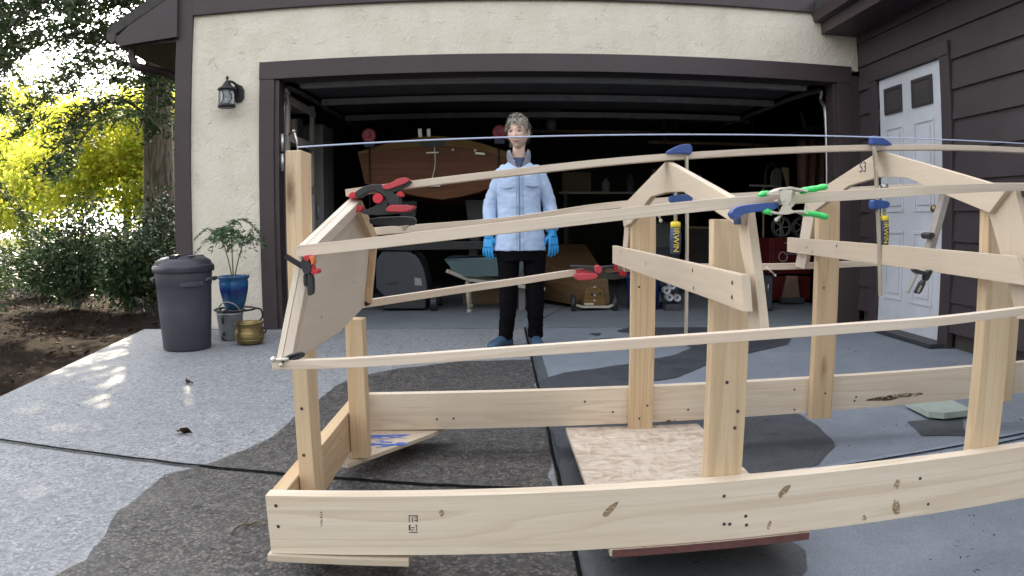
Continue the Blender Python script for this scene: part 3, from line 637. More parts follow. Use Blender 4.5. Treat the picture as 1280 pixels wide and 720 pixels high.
def broadleaf(name, label, base, H, trunk_r, blobs, n, size, mat, seed, lobes=26, lean=.0):
    rd = np.random.default_rng(seed); base = Vector(base); root = thing(name, label, 'tree', base, 'autumn trees behind the house')
    b = MB(); top = base + Vector((lean, 0, H)); tp = smooth_path([base - Vector((0, 0, .1)), base + Vector((lean * .3, 0, H * .5)), top], 6); b.tube(tp, [trunk_r * (1 - .7 * i / (len(tp) - 1)) for i in range(len(tp))], 10)
    P = []
    for cx, cy, cz, R, rz in blobs:
        for k in range(lobes):
            u = rd.normal(size=3); u /= np.linalg.norm(u); c = np.array((cx, cy, cz)) + u * np.array((R, R, rz)) * rd.uniform(.35, 1.0) ; s = rd.uniform(.22, .5) * R * .6
            P.append(c + rd.normal(size=(n // (lobes * len(blobs)), 3)) * np.array((s, s, s * .55)))
            if k % 3 == 0: b.tube(smooth_path([Vector(tp[-4]), (Vector(tp[-3]) + Vector(c)) / 2 + Vector((0, 0, .2)), Vector(c)], 4), [.05 * trunk_r / .15, .03, .02, .018, .015, .012, .01, .008, .006][:9], 5, cap=False)
    b.build('trunk', M['bark'], root); leaves('crown', np.concatenate(P), size, size * .75, mat, root)
broadleaf('maple_tree', 'sunlit yellow maple glowing behind the dark evergreen', (-10.6, 11.5, -.05), 3.2, .16, [(-10.8, 11.4, 3.0, 2.2, 1.9), (-9.2, 11.0, 3.0, 1.5, 1.9), (-13.2, 12, 3.0, 2.2, 2.0), (-9.0, 12, 1.5, 2.0, 1.1)], 44000, .13, M['maple'], 4)
broadleaf('maple_tree', 'taller yellow green maple in the sun farther back at left', (-20, 19, -.05), 5.5, .22, [(-19.5, 19, 3.6, 3.2, 3.0), (-23, 20, 3.8, 3., 2.8)], 22000, .2, M['maple'], 6)
broadleaf('maple_tree', 'yellow maple low between the trunk and the house corner', (-8.4, 14.5, -.05), 3.5, .14, [(-8.4, 14.5, 3.2, 1.7, 2.2)], 12000, .15, M['maple'], 8)
def shrub(label, c, R, H, n, seed):
    rd = np.random.default_rng(seed); root = thing('shrub', label, 'shrub', c, 'dark shrubs in the mulch bed'); c = Vector(c); b = MB(); P = []; D = []
    for k in range(26):
        a = rd.uniform(0, math.tau); r = R * math.sqrt(rd.uniform(.02, 1)); hz = H * rd.uniform(.35, 1.0) * math.sqrt(max(.1, 1 - (r / R) ** 2 * .6)); e = c + Vector((r * math.cos(a), r * math.sin(a), hz)); pth = smooth_path([c + Vector((rd.uniform(-.05, .05), 0, -.03)), c + Vector((r * .4 * math.cos(a), r * .4 * math.sin(a), hz * .55)), e], 4); b.tube(pth, [.014 - .0012 * i for i in range(len(pth))], 5, cap=False)
        for q in range(n // 26):
            g = rd.uniform(.35, 1.05); base = Vector(pth[min(int(g * (len(pth) - 1)), len(pth) - 1)]); o = Vector(rd.normal(size=3)) * R * .17; o.z *= .7; P.append(base + o); D.append(o * 6 + Vector((0, 0, -.1)))
    b.build('stems', M['bark'], root); leaves('foliage', P, .075, .03, M['shrubleaf'], root, dirs=D)
shrub('broad dark leafy shrub at the back of the mulch bed', (-5.75, 1.9, -.05), .75, 1.5, 6200, 1)
shrub('dark leafy shrub close to the house corner behind the bin', (-4.75, 1.5, -.05), .55, 1.3, 5000, 2)
shrub('low dark shrub at the left end of the mulch bed', (-6.6, .7, -.05), .7, 1.0, 4200, 3)
shrub('dark shrub growing under the thick evergreen trunk', (-5.3, 3.2, -.05), .6, 1.6, 4600, 4)
shrub('rounded dark shrub far back on the left lawn edge', (-7.4, 3.6, -.05), .9, 1.3, 4600, 6)
lp = []
for k in range(2600):
    y = random.uniform(-4, 5); x0 = -3.55 - max(0, .15 * y); x = x0 - random.uniform(.02, 5) ** 1.0; lp.append((x, y, -.045 + random.uniform(0, .03)))
tag(leaves('leaf_litter', lp, .05, .03, M['litter'], flat=.75), 'fallen brown leaves and bark chips strewn over the mulch bed', 'leaf litter', kind='stuff')
dp = []
for k in range(1500):
    x, y = random.uniform(-.2, 2.6), random.uniform(-4.9, -.1)
    if random.random() < .25: x = random.uniform(-3.2, -.4); y = random.uniform(-3.4, 0)
    elif noise.noise(Vector((x * 1.7, y * 1.7, 5))) < .02: continue
    dp.append((x, y, .0145 + random.uniform(0, .002)))
tag(leaves('needle_debris', dp, .020, .0045, M['litter'], flat=.95), 'tiny dark needles and bark crumbs scattered over the concrete driveway', 'debris', kind='stuff')
lm = [M['litter']]
for i, (u, v, lb) in enumerate([(228, 540, 'curled dark leaf alone on the dry aggregate driveway'), (236, 478, 'small dry leaf on the sunlit patch of driveway'), (392, 425, 'little brown leaf near the brass planter')]):
    c = atz(u, v, .01); nn_ = 5; tag(leaves('fallen_leaf', [c + Vector((random.uniform(-.02, .02), random.uniform(-.015, .015), random.uniform(0, .008))) for _ in range(nn_)], .055, .022, M['litter'], flat=.6), lb, 'leaf', 'leaves on the driveway')
b = MB(); b.tube(smooth_path([atz(288, 667, .012), atz(300, 656, .018), atz(312, 655, .012), atz(322, 651, .02), atz(332, 656, .012)], 4), [.004] * 17, 5); b.tube([atz(306, 655, .014), atz(310, 648, .02)], .003, 5); tag(b.build('twig', M['bark']), 'short dark twig lying on the wet driveway by the frame corner', 'twig')

def woods(label, arcs, n, size, seed, mat):
    rd = np.random.default_rng(seed); P = []
    for x, y, h, r in arcs:
        for k in range(16):
            u = rd.normal(size=3); u /= np.linalg.norm(u); c = np.array((x, y, h * .55)) + u * np.array((r, r, h * .45)) * rd.uniform(.3, 1); P.append(c + rd.normal(size=(n // 16, 3)) * r * .28)
    P = np.concatenate(P); P = P[P[:, 2] > .05]
    tag(leaves('distant_woods', P, size, size * .7, mat, origin=(0, 0, 0)), label, 'woods', kind='stuff')
M['woodleaf'] = leafmat('woodland_leaf', [(.03, .055, .015), (.06, .09, .02), (.11, .13, .025), (.18, .17, .03)], .4)
rw = np.random.default_rng(21)
woods('green and yellow woods rising behind the maples', [(-46 + 4.2 * k + rw.uniform(-1, 1), 34 + rw.uniform(-4, 6), rw.uniform(11, 17), 3.6) for k in range(10)], 2400, .3, 31, M['woodleaf'])
woods('added unseen line of trees behind the viewer, blocking low sky light', [(-40 + 5.5 * k + rw.uniform(-1, 1), -30 + rw.uniform(-4, 4), rw.uniform(12, 17), 4.4) for k in range(15)], 1400, .75, 32, M['woodleaf'])  # out of view, added to cut the low sky light from behind the camera
# ================================================================== THE BOAT BUILDING FRAME
sb_ = thing('strongback', 'pale pine ladder frame of two long planks and upright posts on the driveway', 'timber frame', (.2, -3.68, .08))
def screws(b, pts, nrm, r=.0045):
    b.mi = 1
    for p in pts: b.disc(Vector(p) + Vector(nrm) * .0012, nrm, r, 8)
    b.mi = 0
def rail(y0, yb, x0, x1, z0l, z0r, h, sc, mat, name='rail'):
    "plank from x0 to x1 whose lower edge climbs from z0l to z0r; y0 = front face"
    b = MB(); n = 14; off = Vector((random.uniform(0, 50), random.uniform(0, 50), random.uniform(0, 50))); rings = []
    for i in range(n + 1):
        f = i / n; x = x0 + (x1 - x0) * f; zz = z0l + (z0r - z0l) * f
        rings.append([b._v((x, yy, zz + dz), off + Vector(((x - x0), yy - y0, dz))) for yy, dz in ((y0, 0), (yb, 0), (yb, h), (y0, h))])
    for r0, r1 in zip(rings, rings[1:]):
        for k in range(4): b._f([r0[k], r0[(k + 1) % 4], r1[(k + 1) % 4], r1[k]])
    b._f(rings[0][::-1]); b._f(rings[-1])
    me = b.bm; es = [e for e in me.edges if len(e.link_faces) == 2 and e.calc_face_angle(0) > .6]; bmesh.ops.recalc_face_normals(me, faces=me.faces)
    bmesh.ops.bevel(me, geom=es, offset=.003, segments=2, affect='EDGES', profile=.6)
    screws(b, [(x, y0, z) for x, z in sc], (0, -1, 0))
    return b.build(name, [mat, M['screw']], sb_)
YF = -4.205
fsc = [tuple(aty(u, v, YF)[k] for k in (0, 2)) for u, v in [(345, 632), (348, 658), (905, 620), (912, 655), (932, 645), (933, 656), (905, 655), (1150, 598), (1160, 630)]]
fr_ = rail(YF, YF + .038, -1.077, 2.35, .100, .178, .148, fsc, M['pine'])
bsc = [tuple(aty(u, v, -3.13)[k] for k in (0, 2)) for u, v in [(461, 516), (546, 524), (567, 523), (731, 502), (766, 515), (860, 512), (900, 512), (930, 500), (993, 487), (993, 512), (1068, 501), (1070, 496)]]
bk_ = rail(-3.13, -3.092, -1.10, 2.35, .082, .142, .141, bsc, M['pine'])
b = MB(); b.box(-1.077, -1.040, YF + .0385, -3.0925, .105, .245); screws(b, [(-1.0395, -3.6, .2), (-1.0395, -3.95, .15)], (1, 0, 0)); b.build('end_board', [M['pine2'], M['screw']], sb_, .003)
# knots and resin streak, grade stamp on the front plank
def blotch(name, pts, y, mat, parent): b = MB(); b._f([b._v(p) for p in soft([aty(u, v, y) for u, v in pts])]); return b.build(name, mat, parent)
def patchy(name, col, col2, sc):
    t = NT(name); v = t.coord('Object', (1, 1, 2.2)); f = t.noise(v, sc, 5, .65, .6); t.fin(t.ramp(f, [(.35, col), (.65, col2)]), .7, Alpha=1.0)
    a = t.ramp(t.noise(v, sc * .8, 5, .6, 1.), [(.40, 0.), (.54, 1.)]); t.l(a, t.b.inputs['Alpha']); return t.m
M['knotdk'] = patchy('knot_wood', (.17, .095, .045), (.42, .30, .18), 70); M['pitch'] = patchy('resin_scar', (.03, .018, .012), (.16, .10, .05), 40)
for pts in ([(752, 643), (762, 632), (775, 625), (768, 637), (757, 648)], [(972, 618), (980, 608), (990, 605), (984, 616), (975, 624)], [(958, 660), (962, 650), (965, 652), (961, 663)], [(1115, 637), (1118, 622), (1124, 625), (1126, 641), (1119, 644)], [(1116, 610), (1121, 598), (1126, 602), (1122, 612)], [(1077, 650), (1080, 642), (1084, 648), (1081, 652)], [(548, 640), (553, 636), (556, 642), (551, 647)]):
    blotch('knot', pts, YF - .0012, M['knotdk'], fr_)
for pts in ([(1075, 501), (1100, 496), (1130, 491), (1156, 491), (1150, 495), (1125, 497), (1112, 501), (1098, 501)], [(824, 527), (842, 524), (846, 527), (832, 529)]):
    blotch('resin_scar', pts, -3.1312, M['pitch'], bk_)
b = MB()
def ibar(u0, v0, u1, v1): b._f([b._v(p) for p in pxo([(u0, v0), (u1, v0), (u1, v1), (u0, v1)], YF - .0012)])
for u0, v0, u1, v1 in [(511, 644, 522, 645), (511, 644, 512, 653), (515, 646, 516, 653), (518, 646, 522, 647), (518, 650, 522, 651), (521, 644, 522, 653), (511, 656, 513, 663), (514, 659, 518, 660), (514, 662, 517, 663), (519, 656, 522, 657), (520, 657, 521, 664), (511, 665, 522, 666)]: ibar(u0, v0, u1, v1)
b.build('grade_stamp', M['ink'], fr_); b = MB()
for k in range(9): ibar(400 + (k * 5 % 3) * .8, 640 + k * 2.1, 402.2 + (k * 7 % 2), 641 + k * 2.1)
b.build('ink_line', M['ink'], fr_)
def post(x0, x1, y0, y1, z0, z1, mat, sc=(), slant=0):
    b = MB(); b.hexa([(x0, y0, z0), (x0, y0, z1 + slant), (x0, y1, z0), (x0, y1, z1), (x1, y0, z0), (x1, y0, z1 + slant), (x1, y1, z0), (x1, y1, z1)], None, x1 - x0, y1 - y0, 1)
    # grain along z
    for v in b.bm.verts: g = v[b.gc]; v[b.gc] = (v.co.z + g[2] * 0, (v.co.x - x0) + x0 * 13.7, (v.co.y - y0) + y0 * 7.1)
    bmesh.ops.recalc_face_normals(b.bm, faces=b.bm.faces); bmesh.ops.bevel(b.bm, geom=b.bm.edges[:], offset=.003, segments=2, affect='EDGES', profile=.6)
    screws(b, [(x, y0, z) for x, z in sc], (0, -1, 0)); return b.build('post', [mat, M['screw']], sb_)
post(-1.037, -.997, -4.06, -3.97, .104, 1.045, M['pine3'], [(-1.017, .42), (-1.02, .3)])
post(-1.037, -.978, -3.47, -3.41, .087, .56, M['pine2'])
post(-.047, .043, -3.17, -3.1315, .085, .915, M['pine2'], [(-.02, .63), (.02, .18), (-.01, .13)])
post(-.050, .040, YF + .0395, YF + .078, .113, .872, M['pine3'], [(-.01, .5), (.015, .39), (.02, .43)])
post(.692, .785, -3.17, -3.1315, .095, 1.0, M['pine2'], [(.72, .62), (.75, .2)])
post(.70, .79, YF + .0395, YF + .078, .13, .95, M['pine3'])
post(1.62, 1.71, -3.17, -3.1315, .11, 1.0, M['pine3'])

# dollies under the frame
M['redpaint'] = simple('red_brown_edge', (.11, .042, .038), .7, .4, 30)
def caster(x, y, z1, parent):
    b = MB(); b.cyl((x, y - .012, .028), (x, y + .012, .028), .027, 18); w = b.build('caster', M['blackplastic'], parent)
    b = MB(); b.box(x - .012, x + .012, y - .018, y - .014, .02, z1 - .004); b.box(x - .012, x + .012, y + .014, y + .018, .02, z1 - .004); b.box(x - .025, x + .025, y - .022, y + .022, z1 - .0035, z1 - .0005); b.build('fork', M['steel'], w)
d1 = thing('dolly', 'strand board dolly on casters under the middle of the frame', 'dolly', (-.04, -3.68, 0), 'dollies carrying the frame')
b = MB(); b.hexa([(-.28, -4.208, .0985), (-.28, -4.208, .116), (-.285, -3.12, .070), (-.285, -3.12, .0875), (.215, -4.208, .109), (.215, -4.208, .1265), (.235, -3.12, .070), (.235, -3.12, .0875)]); b.build('deck', M['osb'], d1, .0015)
b = MB(); b.prism([(-.275, -4.2085, .0975), (.212, -4.2085, .108), (.212, -4.2085, .1265), (-.275, -4.2085, .116)], (0, -.003, 0)); b.build('painted_edge', M['redpaint'], d1)
for x, y in ((-.2, -3.25), (.15, -3.25), (-.2, -3.85), (.15, -3.85)): caster(x, y, .0715 if y > -3.5 else .086, d1)
d2 = thing('dolly', 'plywood corner dolly with blue paint smears under the left end of the frame', 'dolly', (-.95, -3.5, 0), 'dollies carrying the frame')
b = MB(); b.prism([(-1.09, -3.50, .066), (-1.09, -3.02, .066), (-.72, -3.02, .066), (-.79, -3.16, .066), (-1.04, -3.51, .066)], (0, 0, .0155)); b.build('deck', M['ply'], d2, .0015)
b = MB(); b.prism([(-1.085, -4.215, .082), (-.745, -4.215, .082), (-.745, -4.02, .082), (-1.085, -4.02, .082)], (0, 0, .0175)); b.build('bearer', M['ply'], d2, .002)
b = MB(); P0 = Vector((-1.03, -3.30, .0825))
for k in range(26):
    c = P0 + Vector((random.uniform(0, .14), random.uniform(-.03, .12), 0)); a = random.uniform(-.5, .5); l = random.uniform(.015, .05); d = Vector((math.cos(a), math.sin(a), 0)) * l; s = Vector((-math.sin(a), math.cos(a), 0)) * random.uniform(.003, .009)
    c.z += k * 2e-5; b._f([b._v(p) for p in soft([c - d - s, c + d - s * .4, c + d + s, c - d + s * .6], 1)])
b.build('paint_smear', simple('blue_paint_smear', (.04, .14, .55), .5, .3, 60), d2)
for x, y in ((-.93, -3.14), (-.98, -4.06)): caster(x, y, .066 if y > -4 else .082, d2)
b = MB(); b.prism([atz(u, v, .012) for u, v in [(1132, 508), (1175, 500), (1215, 520), (1180, 524), (1160, 522)]], (0, 0, .03)); tag(b.build('plywood_scrap', simple('pale_green_board', (.36, .42, .38), .6, .15, 10), None, .003), 'pale greenish flat board lying on the concrete behind the rear plank', 'board')

# hull frames (upside down) in planes of constant x
def framepart(name, pts, x, th, mat, parent, bev=.0015):
    b = MB(); b.prism([(x, y, z) for y, z in pts], (th, 0, 0)); return b.build(name, mat, parent, bev)
f1 = thing('hull_frame', 'plywood boat frame with sloping top screwed to the middle posts', 'boat frame', (-.06, -3.75, .66), 'upside down boat frames')
X1 = -.066; T = .0185
yz = lambda pts, x: [tuple(atx(u, v, x)[1:]) for u, v in pts]
framepart('bottom_member', [(-3.775, 1.036), (-4.395, .898)] + yz([(921, 282), (893, 264)], X1) + [(-3.955, .943), (-3.775, .949)], X1, T, M['ply'], f1)
framepart('bottom_member', [(-3.774, 1.036), (-3.774, .949), (-3.57, .945), (-3.25, .865), (-3.10, .85), (-3.04, .925)], X1, T, M['ply'], f1)
framepart('side_member', yz([(921, 262), (932, 258), (939, 311), (951, 415), (935, 417), (932.5, 345), (925, 308)], X1 + T + .0005), X1 + T + .0005, T, M['ply'], f1)
framepart('side_member', [(-3.04, .92), (-3.13, .88), (-3.02, .675), (-2.935, .68)], X1 + T + .0005, T, M['ply'], f1)
b = MB(); b.prism([(X1 - .019, y, z) for y, z in [(-2.955, .776), (-2.955, .705), (-4.465, .702), (-4.445, .768)]], (.0185, 0, 0)); screws(b, [(X1 - .019, y, z) for y, z in [(-4.12, .755), (-4.13, .715), (-4.40, .75), (-4.40, .722), (-3.15, .76), (-3.6, .74)]], (-1, 0, 0)); b.build('cross_spall', [M['ply'], M['screw']], f1, .0015)
f2 = thing('hull_frame', 'taller plywood boat frame with sloping top screwed to the right hand posts', 'boat frame', (.68, -3.65, .7), 'upside down boat frames')
X2 = .672
framepart('bottom_member', [(-3.655, 1.100), (-4.27, .958), (-4.20, .90), (-4.03, .945), (-3.82, 1.006), (-3.655, 1.018)], X2, T, M['ply'], f2)
framepart('bottom_member', [(-3.654, 1.100), (-3.654, 1.018), (-3.45, 1.0), (-3.15, .91), (-3.06, .96)], X2, T, M['ply'], f2)
framepart('side_member', [(-3.05, .965), (-3.14, .93), (-3.045, .685), (-2.955, .69)], X2 + T + .0005, T, M['cleat'], f2)
framepart('side_member', [(-4.16, .93), (-4.275, .957), (-4.39, .66), (-4.30, .65)], X2 + T + .0005, T, M['ply'], f2)
b = MB(); b.prism([(X2 - .019, y, z) for y, z in [(-2.955, .81), (-2.955, .75), (-4.36, .735), (-4.33, .80)]], (.0185, 0, 0)); screws(b, [(X2 - .019, -3.15, .775), (X2 - .019, -3.2, .76), (X2 - .019, -3.4, .79)], (-1, 0, 0)); b.build('cross_spall', [M['ply'], M['screw']], f2, .0015)
me = put_text('pencil_mark', '53', .05, (X2 - .0009, -3.55, 1.055), (0, -1, 0), (0, 0, 1), M['ink'], f2, .0002)

# transom
tr = thing('transom', 'flat grey plywood boat transom with pale edge cleats at the left end of the frame', 'transom', (-.97, -3.8, .57))
A_, CN, SN, SF, CF = Vector((-.925, -3.80, .937)), Vector((-.952, -4.195, .822)), Vector((-.992, -4.275, .572)), Vector((-.992, -3.335, .592)), Vector((-.952, -3.405, .826))
nrm = (CN - A_).cross(SN - A_).normalized(); nrm = nrm if nrm.x > 0 else -nrm
MID = Vector((-.9985, -3.80, .545))
OUT = [A_, CN, SN, Vector((-.997, -4.0, .556)), Vector((-.997, -3.7, .556)), SF, CF]
b = MB(); b.prism(OUT, -nrm * .012); b.build('panel', M['tply'], tr, .001)
cen = sum(OUT, Vector()) / len(OUT)
for p, q, w in ((A_, CN, .034), (CN, SN, .036), (SF, CF, .03), (CF, A_, .03)):
    inn = (cen - (p + q) / 2); d = (q - p).normalized(); inn = (inn - d * inn.dot(d)).normalized()
    a0 = p + nrm * .001; a1 = q + nrm * .001
    b = MB(); b.prism([a0 + d * .004, a1 - d * .004, a1 - d * .022 + inn * w, a0 + d * .022 + inn * w], nrm * .02); b.build('cleat', M['cleat'] if w > .031 else M['pine2'], tr, .0015)
for yy, zz in ((-.14, .05), (.1, .08), (-.15, -.06), (.2, .0)):
    b = MB(); b.disc(cen + nrm * .0015 + Vector((zz * .17, yy, zz)), nrm, .004, 8); b.build('screw', M['screw'], tr)

# battens
def batten(label, pts, w, h, mat=None, n=8, up=(0, 0, 1)):
    b = MB(); P = smooth_path(pts, n); h = h if not isinstance(h, tuple) else [h[0] + (h[1] - h[0]) * i / (len(P) - 1) for i in range(len(P))]; b.path(P, w, h, up); return tag(b.build('batten', mat or M['batten'], None, .0012), label, 'batten', 'long battens bent round the boat frames')
batten('thin pale batten along the ridge of the boat frames, below the blue string', [(-.945, -3.80, .952), (-.5, -3.795, 1.0), (-.055, -3.78, 1.047), (.68, -3.655, 1.111), (1.3, -3.62, 1.14), (2.1, -3.6, 1.15)], .040, (.0195, .016))
batten('nearest upper pale batten, held by the green tipped spring clamp', [(-.962, -4.205, .8095), (-.789, -4.262, .8255), (-.503, -4.345, .8555), (-.205, -4.400, .889), (-.05, -4.423, .9045), (.20, -4.415, .924), (.364, -4.406, .938), (.69, -4.30, .961), (1.3, -4.05, .995), (2.0, -3.8, 1.01)], .026, (.025, .016))
batten('upper pale batten on the far side of the boat frames', [(-.965, -3.395, .842), (-.5, -3.19, .875), (-.05, -3.035, .938), (.68, -3.05, .99), (1.3, -3.2, 1.03), (2.0, -3.4, 1.05)], .022, .026)
batten('nearest lower pale batten running low across the posts', [(-1.003, -4.283, .576), (-.823, -4.335, .592), (-.492, -4.431, .631), (-.279, -4.47, .650), (-.059, -4.51, .668), (.13, -4.505, .675), (.33, -4.485, .680), (.68, -4.40, .688), (1.3, -4.2, .69), (2.0, -4.0, .70)], .02, (.0195, .0155))
batten('lower pale batten on the far side, gripped by the red handled clamp', [(-1.003, -3.328, .594), (-.5, -3.05, .64), (-.05, -2.925, .682), (.68, -2.945, .690), (1.3, -3.05, .72), (2.0, -3.2, .74)], .02, .026)

# chalk line
b = MB(); top = Vector((-1.017, -4.015, 1.045))
nl = thing('nail', 'bent bright nail standing in the top of the tall left post', 'nail', top); b.tube([top - Vector((0, 0, .02)), top + Vector((-.004, 0, .028)), top + Vector((-.012, 0, .052))], .0022, 6); b.lathe([(.004, .051), (.004, .054), (.001, .055)], top + Vector((-.012, 0, 0)), 8); b.build('shank', M['steel'], nl)
b = MB(); L0 = top + Vector((-.002, -.003, .012)); L1 = Vector((2.2, -3.5, 1.205)); pts = [L0.lerp(L1, k / 24) + Vector((0, 0, -.002 * math.sin(k / 24 * math.pi))) for k in range(25)]; b.tube(pts, .0021, 6); 
cdo = b.build('string_line', M['cordw'], None); tag(cdo, 'taut blue and white string stretched above the boat frames from a nail', 'string')

# ------------------------------------------------------------------ clamps
def px_plate(b, pts, y, th, soften=1): b.prism(soft(pxo(pts, y), soften) if soften else pxo(pts, y), (0, th, 0))
c1 = thing('spring_clamp', 'big black spring clamp with red handles pinching the ridge batten to the transom', 'clamp', (-.86, -3.81, .93), 'black and red spring clamps')
y = -3.845
b = MB(); px_plate(b, [(441, 243), (446, 238), (456, 232), (468, 230), (480, 231), (490, 240), (500, 246), (498, 262), (488, 259), (480, 245), (470, 238), (458, 240), (448, 248)], y, .05); b.build('upper_jaw', M['blackplastic'], c1, .004)
b = MB(); px_plate(b, [(446, 262), (456, 263), (468, 258), (476, 250), (486, 252), (482, 262), (505, 254), (512, 258), (505, 266), (470, 269), (455, 268)], y + .004, .044); b.build('lower_jaw', M['blackplastic'], c1, .004)
b = MB(); px_plate(b, [(478, 236), (492, 234), (505, 227), (513, 225), (514, 228), (508, 232), (495, 240), (482, 242)], y + .002, .046); b.build('lever', M['blackplastic'], c1, .004)
b = MB(); px_plate(b, [(477, 231), (488, 229), (497, 223), (507, 221.5), (512, 224), (509, 228), (496, 233), (485, 237), (479, 236)], y - .006, .06); b.build('handle', M['redgrip'], c1, .006)
b = MB(); px_plate(b, [(481, 262), (487, 256), (500, 256), (518, 257), (517, 260), (508, 265), (484, 265)], y - .006, .058); b.build('handle', M['redgrip'], c1, .006)
b = MB(); px_plate(b, [(435, 246), (437, 241), (442, 239), (446, 244), (444, 248), (437, 248)], y, .05); b.build('jaw_pad', M['redplastic'], c1, .003)
b = MB(); px_plate(b, [(440, 262), (444, 258), (451, 257), (453, 262), (446, 266)], y, .05); b.build('jaw_pad', M['redplastic'], c1, .003)
pv = aty(472, 248, y - .012); b = MB(); b.cyl(pv, pv + Vector((0, .075, 0)), .0135, 20); px_plate(b, [(494, 243), (500, 238), (505, 243), (503, 246), (498, 246)], y + .002, .03); b.build('pivot', M['redplastic'], c1, .003)
b = MB(); pts = []
for k in range(70): a = k * .75; pts.append(aty(487, 246, y + .006) + Vector((.012 * math.cos(a), .0006 * k, .012 * math.sin(a))))
b.tube(pts, .0016, 5); b.build('spring', M['steel'], c1)
c1b = thing('bar_clamp', 'low black bar clamp body hanging behind the big red handled clamp', 'clamp', (-.85, -3.7, .86))
b = MB(); px_plate(b, [(460, 272), (516, 270), (521, 276), (516, 283), (463, 282)], -3.72, .03); b.build('bar_body', M['blackplastic'], c1b, .004)
b = MB(); px_plate(b, [(500, 282), (512, 281), (504, 289)], -3.72, .025, 0); b.build('pad', M['cleat'], c1b, .002)

c2 = thing('quick_clamp', 'small black ratchet bar clamp with orange pads on the near transom corner', 'clamp', (-.95, -4.23, .74)); y = -4.25
b = MB(); b.path([aty(357, 320, y + .012), aty(378, 333, y + .012)], .007, .011); b.build('bar', M['blackmetal'], c2)
b = MB(); px_plate(b, [(376, 324), (387, 322), (390, 330), (387, 343), (380, 343), (376, 334)], y - .004, .026); px_plate(b, [(384, 340), (390, 345), (391, 366), (388, 370), (384, 369), (384, 352)], y - .002, .022); px_plate(b, [(379, 342), (383, 344), (383, 357), (381, 359), (379, 355)], y + .002, .014); b.build('grip_body', M['blackplastic'], c2, .003)
b = MB(); px_plate(b, [(379, 321), (382, 318.5), (386, 320), (386, 327), (381, 326)], y - .006, .03); b.build('jaw_pad', M['redplastic'], c2, .002)
b = MB(); px_plate(b, [(385, 321), (391, 321), (392, 330), (388, 332), (385, 326)], y - .004, .026); b.build('jaw_pad', M['orange'], c2, .002)
b = MB(); px_plate(b, [(389, 332), (392, 331), (393, 342), (391, 344), (388, 341)], y, .018); pk = aty(394.5, 339.5, y - .006); b.cyl(pk, pk + Vector((0, .03, 0)), .0052, 14); b.build('knob', M['redplastic'], c2, .001)

c3 = thing('screw_clamp', 'small dark screw clamp with white tipped handle on the near lower corner of the transom', 'clamp', (-1.0, -4.29, .58)); y = -4.30
b = MB(); b.tube(smooth_path([aty(u, v, y) for u, v in [(352, 452), (360, 446.5), (370, 443), (377, 442), (379, 443.5), (374, 446), (366, 449), (362, 450)]], 4), .0042, 8); b.build('frame_bow', M['blackmetal'], c3)
b = MB(); b.tube([aty(343, 450, y - .006), aty(361, 449, y - .006)], .0035, 8); b.ball(aty(341.5, 449.5, y - .006), .0065, n=8); b.build('screw', M['nickel'], c3)
b = MB(); b.tube([aty(350, 446, y - .006), aty(352, 455, y - .006)], .002, 6); b.ball(aty(351.5, 456, y - .006), .005, n=7); b.build('tommy_bar', M['nickel'], c3)
c4 = thing('screw_clamp', 'small dark clamp on the far lower corner of the transom', 'clamp', (-.985, -3.34, .6)); y = -3.36
b = MB(); b.tube([aty(465, 356, y), aty(463, 366, y), aty(459, 378, y)], .006, 8); b.ball(aty(458.5, 378, y), .012, n=8); b.build('frame_bow', M['blackmetal'], c4)
b = MB(); b.tube([aty(465.5, 352, y), aty(464, 364, y)], .0045, 8); b.build('screw', M['steel'], c4)

c5 = thing('spring_clamp', 'black spring clamp with thick red grip on the far lower batten', 'clamp', (-.14, -2.98, .66), 'black and red spring clamps'); y = -2.985
b = MB(); px_plate(b, [(717, 346), (720, 342), (732, 341), (743, 341), (748, 343), (747, 348), (738, 350), (722, 351)], y - .006, .06, 2); b.build('handle', M['redgrip'], c5, .006)
b = MB(); px_plate(b, [(719, 340), (720, 337), (733, 336), (734, 341), (722, 342)], y + .02, .03, 1); b.build('handle', M['redgrip'], c5, .004)
b = MB(); px_plate(b, [(712.5, 334), (714, 331.5), (736, 332.5), (752, 334), (757, 342), (784, 343), (783, 348), (765, 350), (752, 347), (745, 341), (737, 336)], y + .003, .036); b.build('lower_jaw', M['blackplastic'], c5, .003)
b = MB(); px_plate(b, [(743, 336), (752, 333), (770, 331.5), (770, 334), (756, 336), (754, 340), (748, 340)], y + .012, .034); b.build('upper_jaw', M['blackplastic'], c5, .003)
b = MB(); px_plate(b, [(768, 332), (772, 331), (772, 339), (768.5, 339)], y + .006, .04, 0); b.build('jaw_pad', M['redplastic'], c5, .002)
b = MB(); px_plate(b, [(775, 339), (783, 338.5), (784, 344), (780, 346), (775.5, 345)], y - .004, .05, 1); b.build('jaw_pad', M['redplastic'], c5, .003)
b = MB(); pv = aty(748, 337, y - .004); b.cyl(pv, pv + Vector((0, .05, 0)), .016, 18); b.build('pivot', M['redgrip'], c5, .003)

